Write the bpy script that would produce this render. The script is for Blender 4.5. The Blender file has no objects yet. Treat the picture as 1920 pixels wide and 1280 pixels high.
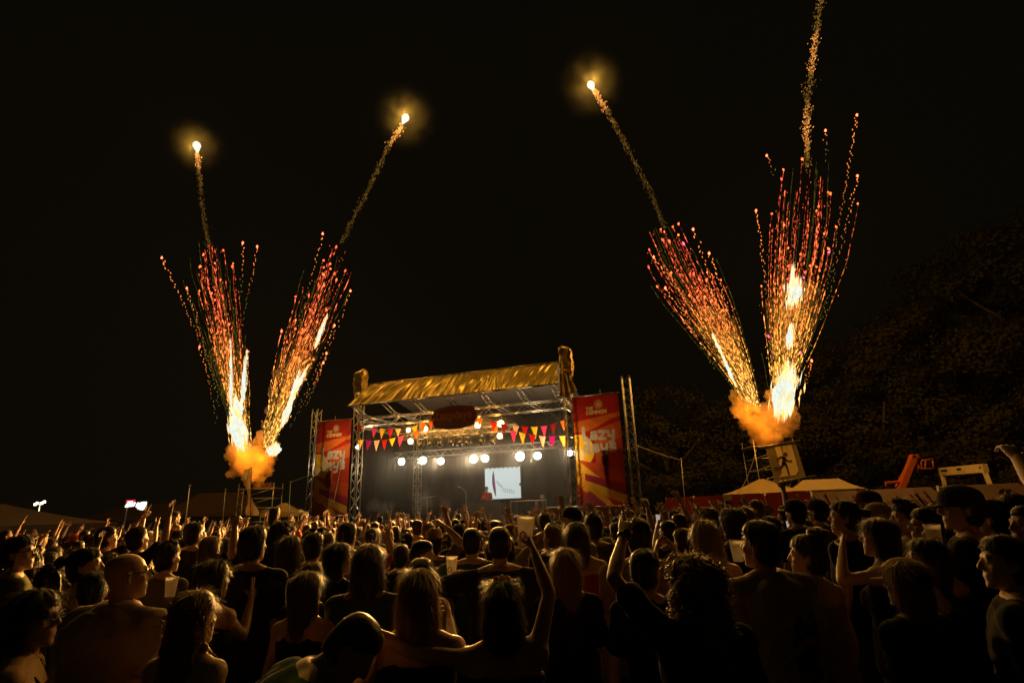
import bpy, bmesh, math, random
import numpy as np
from mathutils import Vector, Matrix, Euler, noise

rnd = random.Random(7)
rad = math.radians
scene = bpy.context.scene
COL = scene.collection

# ------------------------------------------------------------------ camera
FPX, PITCH, ROLL = 1025.0, rad(17.1), rad(2.0)          # focal length in pixels of the 1920 px wide photograph
CAMP = Vector((0, 0, 1.95))
CF = Vector((0, math.cos(PITCH), math.sin(PITCH)))
_U0 = Vector((0, -math.sin(PITCH), math.cos(PITCH)))
CR = math.cos(ROLL) * Vector((1, 0, 0)) - math.sin(ROLL) * _U0
CU = math.sin(ROLL) * Vector((1, 0, 0)) + math.cos(ROLL) * _U0
cd = bpy.data.cameras.new('camera')
cam = bpy.data.objects.new('camera', cd)
COL.objects.link(cam)
cd.sensor_width = 36
cd.lens = FPX / 1920 * 36
cd.clip_start = 0.05
cd.clip_end = 600
cam.matrix_world = Matrix(((CR.x, CU.x, -CF.x, 0), (CR.y, CU.y, -CF.y, 0), (CR.z, CU.z, -CF.z, CAMP.z), (0, 0, 0, 1)))
scene.camera = cam

# ------------------------------------------------------------------ night sky, exposure
world = bpy.data.worlds.new('World')
scene.world = world
world.use_nodes = True
wn = world.node_tree
bg = wn.nodes['Background']
bg.inputs['Color'].default_value = (0.0024, 0.0020, 0.0010, 1)
bg.inputs['Strength'].default_value = 1.0
scene.view_settings.view_transform = 'Standard'
scene.view_settings.look = 'None'
scene.view_settings.exposure = 0
scene.view_settings.gamma = 1
cy = scene.cycles
cy.use_denoising = True
cy.max_bounces = 6
cy.diffuse_bounces = 2
cy.glossy_bounces = 3
cy.transmission_bounces = 4
cy.volume_bounces = 2
cy.transparent_max_bounces = 6
cy.sample_clamp_indirect = 6
cy.sample_clamp_direct = 0
cy.caustics_reflective = False
cy.caustics_refractive = False
cy.use_light_tree = True

K_FIRE, K_STAR, K_STAGE, K_ORANGE = 1.0, 1.0, 1.0, 1.0


def at(u, v, Y):
    """the point of the place that the photograph shows at pixel (u, v), Y metres in front of the camera"""
    d = CF + (u - 960) / FPX * CR - (v - 640) / FPX * CU
    return CAMP + d * (Y / d.y)


def project(P):
    q = Vector(P) - CAMP
    z = q.dot(CF)
    return 960 + FPX * q.dot(CR) / z, 640 - FPX * q.dot(CU) / z


# stage frame: origin at the foot of its left tower, x along its front, y to the back
SO = Vector((-6.87, 24.0, 0))
SANG = math.atan2(-3.0, 8.97)
SM = Matrix.Translation(SO) @ Matrix.Rotation(SANG, 4, 'Z')
SB = Vector((-math.sin(SANG), math.cos(SANG), 0))
SA = Vector((math.cos(SANG), math.sin(SANG), 0))


def pl(u, v, o):
    d = CF + (u - 960) / FPX * CR - (v - 640) / FPX * CU
    t = (SO + o * SB - CAMP).dot(SB) / d.dot(SB)
    P = CAMP + d * t
    return Vector(((P - SO).dot(SA), o, P.z))


# ------------------------------------------------------------------ materials
MATS = {}


def nd(nt, typ, **kw):
    n = nt.nodes.new(typ)
    for k, v in kw.items():
        setattr(n, k, v)
    return n


def M(name, col=(.5, .5, .5), rough=.6, metal=0., var=.2, scale=8., bump=0., bscale=40., trans=0., sheen=0., spec=.5, attr=None, alpha=None, stretch=None):
    if name in MATS:
        return MATS[name]
    m = bpy.data.materials.new(name)
    m.use_nodes = True
    nt = m.node_tree
    L = nt.links.new
    b = nt.nodes['Principled BSDF']
    b.inputs['Roughness'].default_value = rough
    b.inputs['Metallic'].default_value = metal
    b.inputs['Specular IOR Level'].default_value = spec
    if sheen:
        b.inputs['Sheen Weight'].default_value = sheen
        b.inputs['Sheen Roughness'].default_value = .4
    tc = nd(nt, 'ShaderNodeTexCoord')
    mp = nd(nt, 'ShaderNodeMapping')
    if stretch:
        mp.inputs['Scale'].default_value = stretch
    L(tc.outputs['Object'], mp.inputs['Vector'])
    nz = nd(nt, 'ShaderNodeTexNoise')
    nz.inputs['Scale'].default_value = scale
    nz.inputs['Detail'].default_value = 5
    L(mp.outputs['Vector'], nz.inputs['Vector'])
    mx = nd(nt, 'ShaderNodeMix', data_type='RGBA')
    c = Vector(col[:3])
    if attr:
        at_ = nd(nt, 'ShaderNodeAttribute', attribute_name=attr)
        mx.blend_type = 'MULTIPLY'
        mx.inputs['Factor'].default_value = var
        L(at_.outputs['Color'], mx.inputs['A'])
        L(nz.outputs['Fac'], mx.inputs['B'])
    else:
        mx.inputs['A'].default_value = (*(c * (1 - var)), 1)
        mx.inputs['B'].default_value = (*(c * (1 + var)), 1)
        L(nz.outputs['Fac'], mx.inputs['Factor'])
    L(mx.outputs['Result'], b.inputs['Base Color'])
    if bump:
        n2 = nd(nt, 'ShaderNodeTexNoise')
        n2.inputs['Scale'].default_value = bscale
        n2.inputs['Detail'].default_value = 4
        L(mp.outputs['Vector'], n2.inputs['Vector'])
        bp = nd(nt, 'ShaderNodeBump')
        bp.inputs['Strength'].default_value = bump
        bp.inputs['Distance'].default_value = .02
        L(n2.outputs['Fac'], bp.inputs['Height'])
        L(bp.outputs['Normal'], b.inputs['Normal'])
    if trans:
        out = nt.nodes['Material Output']
        tr = nd(nt, 'ShaderNodeBsdfTranslucent')
        L(mx.outputs['Result'], tr.inputs['Color'])
        ms = nd(nt, 'ShaderNodeMixShader')
        ms.inputs['Fac'].default_value = trans
        L(b.outputs[0], ms.inputs[1])
        L(tr.outputs[0], ms.inputs[2])
        L(ms.outputs[0], out.inputs['Surface'])
    MATS[name] = m
    return m


def EM(name, col=(1, 1, 1), strength=1., attr=None, sample=False):
    """something that gives off light"""
    if name in MATS:
        return MATS[name]
    m = bpy.data.materials.new(name)
    m.use_nodes = True
    nt = m.node_tree
    nt.nodes.remove(nt.nodes['Principled BSDF'])
    e = nd(nt, 'ShaderNodeEmission')
    e.inputs['Color'].default_value = (*col, 1)
    e.inputs['Strength'].default_value = strength
    if attr:
        a = nd(nt, 'ShaderNodeAttribute', attribute_name=attr)
        nt.links.new(a.outputs['Color'], e.inputs['Color'])
    else:
        nz = nd(nt, 'ShaderNodeTexNoise')
        nz.inputs['Scale'].default_value = 6
        mr = nd(nt, 'ShaderNodeMapRange')
        mr.inputs['To Min'].default_value = strength * .7
        mr.inputs['To Max'].default_value = strength * 1.3
        nt.links.new(nz.outputs['Fac'], mr.inputs['Value'])
        nt.links.new(mr.outputs['Result'], e.inputs['Strength'])
    nt.links.new(e.outputs[0], nt.nodes['Material Output'].inputs['Surface'])
    m.cycles.emission_sampling = 'AUTO' if sample else 'NONE'
    MATS[name] = m
    return m


def VOL(name, density, col=(.8, .8, .8), emit=None, emit_strength=0., aniso=0., noise_scale=None, thr=(.4, .62)):
    if name in MATS:
        return MATS[name]
    m = bpy.data.materials.new(name)
    m.use_nodes = True
    nt = m.node_tree
    nt.nodes.remove(nt.nodes['Principled BSDF'])
    v = nd(nt, 'ShaderNodeVolumePrincipled')
    v.inputs['Color'].default_value = (*col, 1)
    v.inputs['Density'].default_value = density
    v.inputs['Anisotropy'].default_value = aniso
    if emit:
        v.inputs['Emission Color'].default_value = (*emit, 1)
        v.inputs['Emission Strength'].default_value = emit_strength
    if noise_scale:
        tc = nd(nt, 'ShaderNodeTexCoord')
        nz = nd(nt, 'ShaderNodeTexNoise')
        nz.inputs['Scale'].default_value = noise_scale
        nz.inputs['Detail'].default_value = 4
        mr = nd(nt, 'ShaderNodeMapRange')
        mr.inputs['From Min'].default_value = thr[0]
        mr.inputs['From Max'].default_value = thr[1]
        mr.inputs['To Max'].default_value = density
        nt.links.new(tc.outputs['Object'], nz.inputs['Vector'])
        nt.links.new(nz.outputs['Fac'], mr.inputs['Value'])
        nt.links.new(mr.outputs['Result'], v.inputs['Density'])
    nt.links.new(v.outputs[0], nt.nodes['Material Output'].inputs['Volume'])
    MATS[name] = m
    return m


# ------------------------------------------------------------------ building helpers
class MB:
    def __init__(s):
        s.v, s.f, s.c = [], [], []

    def add(s, vs, fs):
        n = len(s.v)
        s.v += [tuple(x) for x in vs]
        s.f += [tuple(i + n for i in q) for q in fs]
        return s

    def loft(s, rings, cap=True):
        k = len(rings[0])
        vs = [p for r in rings for p in r]
        fs = []
        for i in range(len(rings) - 1):
            for j in range(k):
                j2 = (j + 1) % k
                fs.append((i * k + j, i * k + j2, (i + 1) * k + j2, (i + 1) * k + j))
        if cap:
            fs.append(tuple(range(k))[::-1])
            fs.append(tuple((len(rings) - 1) * k + j for j in range(k)))
        return s.add(vs, fs)

    def tube(s, p0, p1, r0, r1=None, n=8, cap=True):
        return s.path([p0, p1], [r0, r0 if r1 is None else r1], n, cap)

    def path(s, pts, rs, n=8, cap=True):
        pts = [Vector(p) for p in pts]
        rings = []
        for i, p in enumerate(pts):
            d = (pts[min(i + 1, len(pts) - 1)] - pts[max(i - 1, 0)]).normalized()
            up = Vector((0, 0, 1)) if abs(d.z) < .9 else Vector((0, 1, 0))
            x = d.cross(up).normalized()
            y = x.cross(d)
            rings.append([p + rs[i] * (math.cos(t) * x + math.sin(t) * y) for t in (2 * math.pi * j / n for j in range(n))])
        return s.loft(rings, cap)

    def capsule(s, p0, p1, r0, r1, n=10):
        p0, p1 = Vector(p0), Vector(p1)
        d = (p1 - p0).normalized()
        pts, rs = [], []
        for t in (-.98, -.8, -.5, 0):
            pts.append(p0 + d * r0 * t)
            rs.append(r0 * math.sqrt(1 - t * t))
        for t in (0, .5, .8, .98):
            pts.append(p1 + d * r1 * t)
            rs.append(r1 * math.sqrt(1 - t * t))
        up = Vector((0, 0, 1)) if abs(d.z) < .9 else Vector((0, 1, 0))
        x = d.cross(up).normalized()
        y = x.cross(d)
        return s.loft([[p + r * (math.cos(a) * x + math.sin(a) * y) for a in (2 * math.pi * j / n for j in range(n))] for p, r in zip(pts, rs)])

    def box(s, c, sx, sy, sz, rot=None):
        c = Vector(c)
        vs = []
        for x, y, z in ((-1, -1, -1), (1, -1, -1), (1, 1, -1), (-1, 1, -1), (-1, -1, 1), (1, -1, 1), (1, 1, 1), (-1, 1, 1)):
            p = Vector((x * sx / 2, y * sy / 2, z * sz / 2))
            vs.append(c + (rot @ p if rot else p))
        return s.add(vs, [(3, 2, 1, 0), (4, 5, 6, 7), (0, 1, 5, 4), (1, 2, 6, 5), (2, 3, 7, 6), (3, 0, 4, 7)])

    def ell(s, c, r, n=12, m=8):
        c = Vector(c)
        rings = []
        for i in range(1, m):
            t = math.pi * i / m
            rings.append([c + Vector((r[0] * math.sin(t) * math.cos(a), r[1] * math.sin(t) * math.sin(a), -r[2] * math.cos(t))) for a in (2 * math.pi * j / n for j in range(n))])
        return s.loft(rings)

    def prism(s, pts, n):
        """flat outline pts pushed along vector n"""
        k = len(pts)
        n = Vector(n)
        a = [Vector(p) for p in pts]
        return s.add(a + [p + n for p in a], [tuple(range(k))[::-1], tuple(range(k, 2 * k))] + [(i, (i + 1) % k, k + (i + 1) % k, k + i) for i in range(k)])

    def mesh(s, name, mat=None, smooth=False, off=None):
        me = bpy.data.meshes.new(name)
        v = s.v if off is None else [(x - off[0], y - off[1], z - off[2]) for x, y, z in s.v]
        me.from_pydata(v, [], s.f)
        if s.c:
            a = me.color_attributes.new('Col', 'FLOAT_COLOR', 'POINT')
            a.data.foreach_set('color', np.array([(*c, 1) for c in s.c], np.float32).ravel())
        if mat:
            me.materials.append(mat)
        if smooth:
            me.shade_smooth()
        return me


BASE = {}


def link(o, parent=None):
    COL.objects.link(o)
    if parent:
        o.parent = parent
    return o


def tag(o, label=None, cat=None, group=None, kind=None):
    if label:
        o['label'] = label
    if cat:
        o['category'] = cat
    if group:
        o['group'] = group
    if kind:
        o['kind'] = kind
    return o


def thing(name, label, cat, base=(0, 0, 0), frame=None, group=None):
    o = bpy.data.objects.new(name, None)
    o.empty_display_size = .2
    COL.objects.link(o)
    o.matrix_world = (frame or Matrix()) @ Matrix.Translation(Vector(base))
    BASE[o.name] = Vector(base)
    return tag(o, label, cat, group)


def part(name, mb, mat, parent, smooth=False, label=None, sub=False):
    """a mesh part; mb is in the frame its thing was placed in"""
    top = parent if not sub else parent.parent
    o = bpy.data.objects.new(name, mb.mesh(name, mat, smooth, BASE[top.name]))
    link(o, parent)
    if label:
        o['label'] = label
    return o


def inst(name, me, parent, mat4=None):
    o = bpy.data.objects.new(name, me)
    link(o, parent)
    if mat4 is not None:
        o.matrix_local = mat4
    return o


def single(name, mb, mat, label, cat, frame=None, group=None, smooth=False, kind=None, base=None):
    b = Vector(base) if base is not None else Vector(np.mean(np.array(mb.v), axis=0)) * Vector((1, 1, 0)) + Vector((0, 0, min(p[2] for p in mb.v)))
    o = bpy.data.objects.new(name, mb.mesh(name, mat, smooth, b))
    COL.objects.link(o)
    o.matrix_world = (frame or Matrix()) @ Matrix.Translation(b)
    return tag(o, label, cat, group, kind)


def copy_tree(o, parent=None):
    c = o.copy()
    COL.objects.link(c)
    c.parent = parent
    for ch in o.children:
        copy_tree(ch, c)
    return c


def seg_matrix(p0, p1):
    """places a unit-long piece that runs along +z between two points"""
    p0, p1 = Vector(p0), Vector(p1)
    d = p1 - p0
    q = d.to_track_quat('Z', 'Y')
    return Matrix.Translation(p0) @ q.to_matrix().to_4x4() @ Matrix.Diagonal((1, 1, d.length, 1))


def lamp(name, parent, loc, power, col, radius=.1):
    l = bpy.data.lights.new(name, 'POINT')
    l.energy = power
    l.color = col
    l.shadow_soft_size = radius
    o = bpy.data.objects.new(name, l)
    link(o, parent)
    o.location = loc
    return o


def spot(name, parent, loc, power, col, radius=.1, angle=70., down=8.):
    l = bpy.data.lights.new(name, 'SPOT')
    l.energy = power
    l.color = col
    l.shadow_soft_size = radius
    l.spot_size = rad(angle)
    l.spot_blend = 1.0
    o = bpy.data.objects.new(name, l)
    link(o, parent)
    o.location = loc
    o.rotation_euler = (rad(-90 + down), 0, 0)
    return o


_tmp = None


def remesh(mb, voxel, it=4, fac=.5, disp=None):
    """one continuous skin over all the pieces in mb"""
    global _tmp
    if _tmp is None:
        _tmp = bpy.data.scenes.new('workbench')
    me = mb.mesh('tmp')
    o = bpy.data.objects.new('tmp', me)
    _tmp.collection.objects.link(o)
    r = o.modifiers.new('r', 'REMESH')
    r.mode = 'VOXEL'
    r.voxel_size = voxel
    if it:
        sm = o.modifiers.new('s', 'SMOOTH')
        sm.iterations = it
        sm.factor = fac
    vl = _tmp.view_layers[0]
    vl.update()
    out = bpy.data.meshes.new_from_object(o.evaluated_get(vl.depsgraph))
    bpy.data.objects.remove(o)
    bpy.data.meshes.remove(me)
    return out


def arrays(me):
    v = np.empty(len(me.vertices) * 3, np.float32)
    me.vertices.foreach_get('co', v)
    n = len(me.polygons)
    ls = np.empty(n, np.int32)
    lt = np.empty(n, np.int32)
    me.polygons.foreach_get('loop_start', ls)
    me.polygons.foreach_get('loop_total', lt)
    li = np.empty(len(me.loops), np.int32)
    me.loops.foreach_get('vertex_index', li)
    return v.reshape(-1, 3), li, ls, lt


def join(name, meshes, mat=None, smooth=True):
    vs, lis, lss, lts, nv, nl = [], [], [], [], 0, 0
    for me in meshes:
        v, li, ls, lt = me if isinstance(me, tuple) else arrays(me)
        vs.append(v)
        lis.append(li + nv)
        lss.append(ls + nl)
        lts.append(lt)
        nv += len(v)
        nl += len(li)
    v, li, ls, lt = (np.concatenate(x) for x in (vs, lis, lss, lts))
    out = bpy.data.meshes.new(name)
    out.vertices.add(nv)
    out.vertices.foreach_set('co', v.astype(np.float32).ravel())
    out.loops.add(nl)
    out.loops.foreach_set('vertex_index', li.astype(np.int32))
    out.polygons.add(len(ls))
    out.polygons.foreach_set('loop_start', ls.astype(np.int32))
    out.polygons.foreach_set('loop_total', lt.astype(np.int32))
    out.update(calc_edges=True)
    out.validate()
    if mat:
        out.materials.append(mat)
    if smooth:
        out.shade_smooth()
    return out


# common materials
ALU = M('truss_aluminium', (.34, .33, .31), .38, .9, .3, 14)
STEEL = M('galvanised_steel', (.30, .30, .28), .42, .85, .25, 10)
BLACK = M('black_metal', (.025, .025, .025), .4, .3, .3, 12)
DARKCLOTH = M('black_drape', (.007, .0065, .006), .95, 0, .4, 3, .4, 6, spec=.04)
WHITE_HOT = EM('lamp_lens_white', (.82, .91, .86), 9)
ORANGE_HOT = EM('lamp_lens_orange', (1.0, .70, .36), 5)

# ------------------------------------------------------------------ people: mesh library (no objects are linked here)
SKIN = [M('skin_light', (.52, .33, .23), .5, 0, .12, 20, .12, 120, spec=.45, sheen=.25), M('skin_tan', (.40, .23, .15), .5, 0, .12, 20, .12, 120, spec=.45, sheen=.25), M('skin_brown', (.20, .11, .07), .45, 0, .12, 20, .08, 120, spec=.45)]


def hair_mat(name, col):
    return M(name, col, .42, 0, .35, 30, trans=.3, spec=.6, stretch=(6, 6, 1))


HAIRC = {'black': hair_mat('hair_black', (.012, .009, .007)), 'dark': hair_mat('hair_dark_brown', (.03, .018, .010)), 'brown': hair_mat('hair_brown', (.075, .042, .02)),
         'blond': hair_mat('hair_blond', (.34, .22, .10)), 'fair': hair_mat('hair_fair', (.22, .13, .06)), 'grey': hair_mat('hair_grey', (.22, .2, .18))}


def cloth_mat(name, col, sh=.07):
    return M('cloth_' + name, col, .9, 0, .18, 5, .6, 9, sheen=sh, spec=.1)


CLOTH = {k: cloth_mat(k, c) for k, c in dict(black=(.012, .012, .012), charcoal=(.04, .04, .042), grey=(.16, .16, .155), white=(.45, .43, .38), cream=(.36, .30, .19), olive=(.12, .12, .045),
         green=(.05, .09, .04), navy=(.02, .03, .06), red=(.3, .03, .025), maroon=(.12, .02, .02), denim=(.06, .08, .12), tan=(.26, .19, .10), orange=(.42, .17, .04), teal=(.04, .1, .1)).items()}


def ring(z, hw, hd, yc=0., n=20, e=2.4, xc=0.):
    out = []
    for j in range(n):
        a = 2 * math.pi * j / n
        c, s = math.cos(a), math.sin(a)
        out.append((xc + hw * math.copysign(abs(c) ** (2 / e), c), yc + hd * math.copysign(abs(s) ** (2 / e), s), z))
    return out


HEADC = Vector((0, .012, 1.632))
NECKP = Vector((0, -.01, 1.50))


def make_hand(side, pose='open'):
    """palm and five fingers; wrist at the origin, fingers along +z, palm towards +y"""
    mb = MB()
    mb.loft([ring(-.03, .024, .019, 0, 12), ring(0, .027, .018, 0, 12), ring(.035, .036, .016, 0, 12), ring(.075, .041, .014, 0, 12), ring(.092, .038, .011, 0, 12)])
    C = {'open': [(6, 8, 6)] * 4, 'relax': [(22, 30, 20), (28, 34, 22), (32, 36, 24), (34, 36, 24)], 'hold': [(42, 46, 30), (46, 48, 30), (50, 48, 30), (54, 48, 30)],
         'horns': [(4, 4, 4), (86, 92, 50), (88, 92, 50), (8, 8, 6)], 'point': [(4, 5, 4), (86, 92, 50), (88, 92, 50), (88, 92, 50)], 'two': [(4, 5, 4), (2, 5, 4), (88, 92, 50), (88, 92, 50)],
         'fist': [(84, 92, 50)] * 4}[pose]
    X = [.031, .0105, -.0105, -.030]
    LN = [(.042, .026, .02), (.047, .03, .021), (.044, .028, .02), (.034, .021, .018)]
    for i in range(4):
        p = Vector((X[i] * side, 0, .086 - (.006 if i in (0, 3) else 0)))
        sp = rad((9, 2, -4, -11)[i]) * (1.6 if pose == 'open' else .6) * side
        a = 0
        r = .0095 if i < 3 else .008
        for k in range(3):
            a += rad(C[i][k])
            d = Vector((math.sin(sp) * math.cos(a), math.sin(a), math.cos(sp) * math.cos(a)))
            q = p + d * LN[i][k]
            mb.capsule(p, q, r, r * .9, 8)
            p, r = q, r * .9
    p = Vector((.026 * side, .004, .022))
    folded = pose in ('horns', 'point', 'fist', 'two', 'hold')
    d1 = Vector((.62 * side, .35, .7)) if not folded else Vector((.2 * side, .62, .72))
    d2 = Vector((.42 * side, .3, .85)) if not folded else Vector((-.5 * side, .5, .68))
    q = p + d1.normalized() * .045
    mb.capsule(p, q, .0135, .0105, 8)
    mb.capsule(q, q + d2.normalized() * .032, .0105, .0085, 8)
    return arrays(remesh(mb, .0042, 2))


HANDS = {}


def hand(side, pose):
    k = (side, pose)
    if k not in HANDS:
        HANDS[k] = make_hand(side, pose)
    return HANDS[k]


def xf(arr, mat):
    v, li, ls, lt = arr
    m = np.array(mat)
    return (v @ m[:3, :3].T + m[:3, 3], li, ls, lt)


_HEAD = {}


def make_head(sex):
    if sex in _HEAD:
        return _HEAD[sex]
    mb = MB()
    prof = [(1.512, .022, .02, .082), (1.522, .038, .038, .066), (1.545, .052, .066, .045), (1.575, .061, .083, .030), (1.61, .068, .092, .020), (1.645, .074, .097, .012), (1.68, .0745, .097, .006),
            (1.71, .067, .087, .002), (1.733, .048, .064, 0), (1.746, .024, .034, 0), (1.75, .008, .01, 0)]
    mb.loft([ring(z, w, d, yc, 22, 2.15) for z, w, d, yc in prof])
    mb.capsule((0, .108, 1.655), (0, .127, 1.612), .008, .0135)
    mb.ell((.012, .116, 1.607), (.009, .009, .007), 8, 6)
    mb.ell((-.012, .116, 1.607), (.009, .009, .007), 8, 6)
    mb.capsule((-.034, .098, 1.664), (.034, .098, 1.664), .011, .011)
    mb.capsule((-.017, .108, 1.574), (.017, .108, 1.574), .0075, .0075)
    mb.capsule((-.014, .106, 1.560), (.014, .106, 1.560), .008, .008)
    mb.ell((0, .096, 1.527), (.024, .018, .016))
    for s in (-1, 1):
        mb.ell((s * .03, .097, 1.640), (.012, .009, .009))
        mb.ell((s * .044, .082, 1.61), (.02, .018, .022))
        mb.ell((s * .078, .004, 1.628), (.010, .019, .033))
        mb.ell((s * .0795, .012, 1.605), (.007, .011, .014))
    mb.loft([ring(1.44, .066, .066, -.012, 16, 2.1), ring(1.49, .056, .06, -.008, 16, 2.1), ring(1.54, .053, .056, .002, 16, 2.1), ring(1.58, .052, .056, .008, 16, 2.1)])
    _HEAD[sex] = arrays(remesh(mb, .0068, 2, .5))
    return _HEAD[sex]


def head_matrix(yaw, pitch, roll=0):
    return Matrix.Translation(NECKP) @ Euler((rad(pitch), rad(roll), rad(yaw)), 'XYZ').to_matrix().to_4x4() @ Matrix.Translation(-NECKP)


TORSO = {'m': [(.79, .150, .10, 0), (.88, .168, .118, 0), (.97, .166, .116, 0), (1.07, .152, .105, .004), (1.18, .160, .110, .004), (1.30, .180, .118, 0), (1.385, .186, .108, -.006), (1.435, .150, .088, -.010), (1.475, .085, .068, -.012), (1.51, .058, .058, -.008)],
         'f': [(.79, .150, .105, -.004), (.88, .176, .122, -.006), (.97, .166, .112, 0), (1.07, .130, .092, .004), (1.18, .138, .098, .006), (1.28, .152, .112, .012), (1.37, .158, .096, -.002), (1.43, .128, .078, -.010), (1.472, .072, .060, -.012), (1.51, .05, .052, -.008)]}


def arm_chain(mb, sh, el, wr, grow=0., upto=1., k=1.):
    sh, el, wr = Vector(sh), Vector(el), Vector(wr)
    mb.capsule(sh, sh.lerp(el, .42), .056 * k + grow, .049 * k + grow)
    if upto >= .42:
        e = sh.lerp(el, min(1, upto))
        mb.capsule(sh.lerp(el, .35), e, .050 * k + grow, (.040 * k if upto >= 1 else .045 * k) + grow * (1.25 if upto < 1 else 1))
    if upto >= 1:
        mb.capsule(el, el.lerp(wr, .3), .040 * k + grow, .0435 * k + grow)
        mb.capsule(el.lerp(wr, .3), el.lerp(wr, .97), .0435 * k + grow, .027 * k + grow)


def leg_chain(mb, s, pose, grow=0.):
    hip = Vector((s * .092, 0, .87))
    if pose == 'sit':
        kn, an = Vector((s * .15, .40, .84)), Vector((s * .14, .36, .42))
    elif pose == 'bend':
        kn, an = Vector((s * .11, .03, .47)), Vector((s * .12, -.03, .08))
    else:
        kn, an = Vector((s * .105, .012, .48)), Vector((s * .115, -.02, .08))
    mb.capsule(hip, kn, .088 + grow, .055 + grow, 12)
    mb.capsule(kn, kn.lerp(an, .35), .054 + grow, .056 + grow, 10)
    mb.capsule(kn.lerp(an, .35), an, .056 + grow, .036 + grow, 10)
    return an


REST = {'L': ((-.235, -.02, 1.145), (-.255, .05, .895), 'relax', (1, .2, 0)), 'R': ((.235, -.02, 1.145), (.255, .05, .895), 'relax', (-1, .2, 0))}


def lean_fn(lean, side_lean=0.):
    if not lean and not side_lean:
        return lambda v: v
    def fn(v):
        out = v.copy()
        t = np.clip((v[:, 2] - .84) / .22, 0, 1)
        t = t * t * (3 - 2 * t)
        for ang, ax in ((lean, 1), (side_lean, 0)):
            if not ang:
                continue
            a = -rad(ang) * t
            z = out[:, 2] - .92
            y = out[:, ax].copy()
            out[:, ax] = y * np.cos(a) - z * np.sin(a)
            out[:, 2] = .92 + y * np.sin(a) + z * np.cos(a)
        return out
    return fn


BODY = {}


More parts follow.
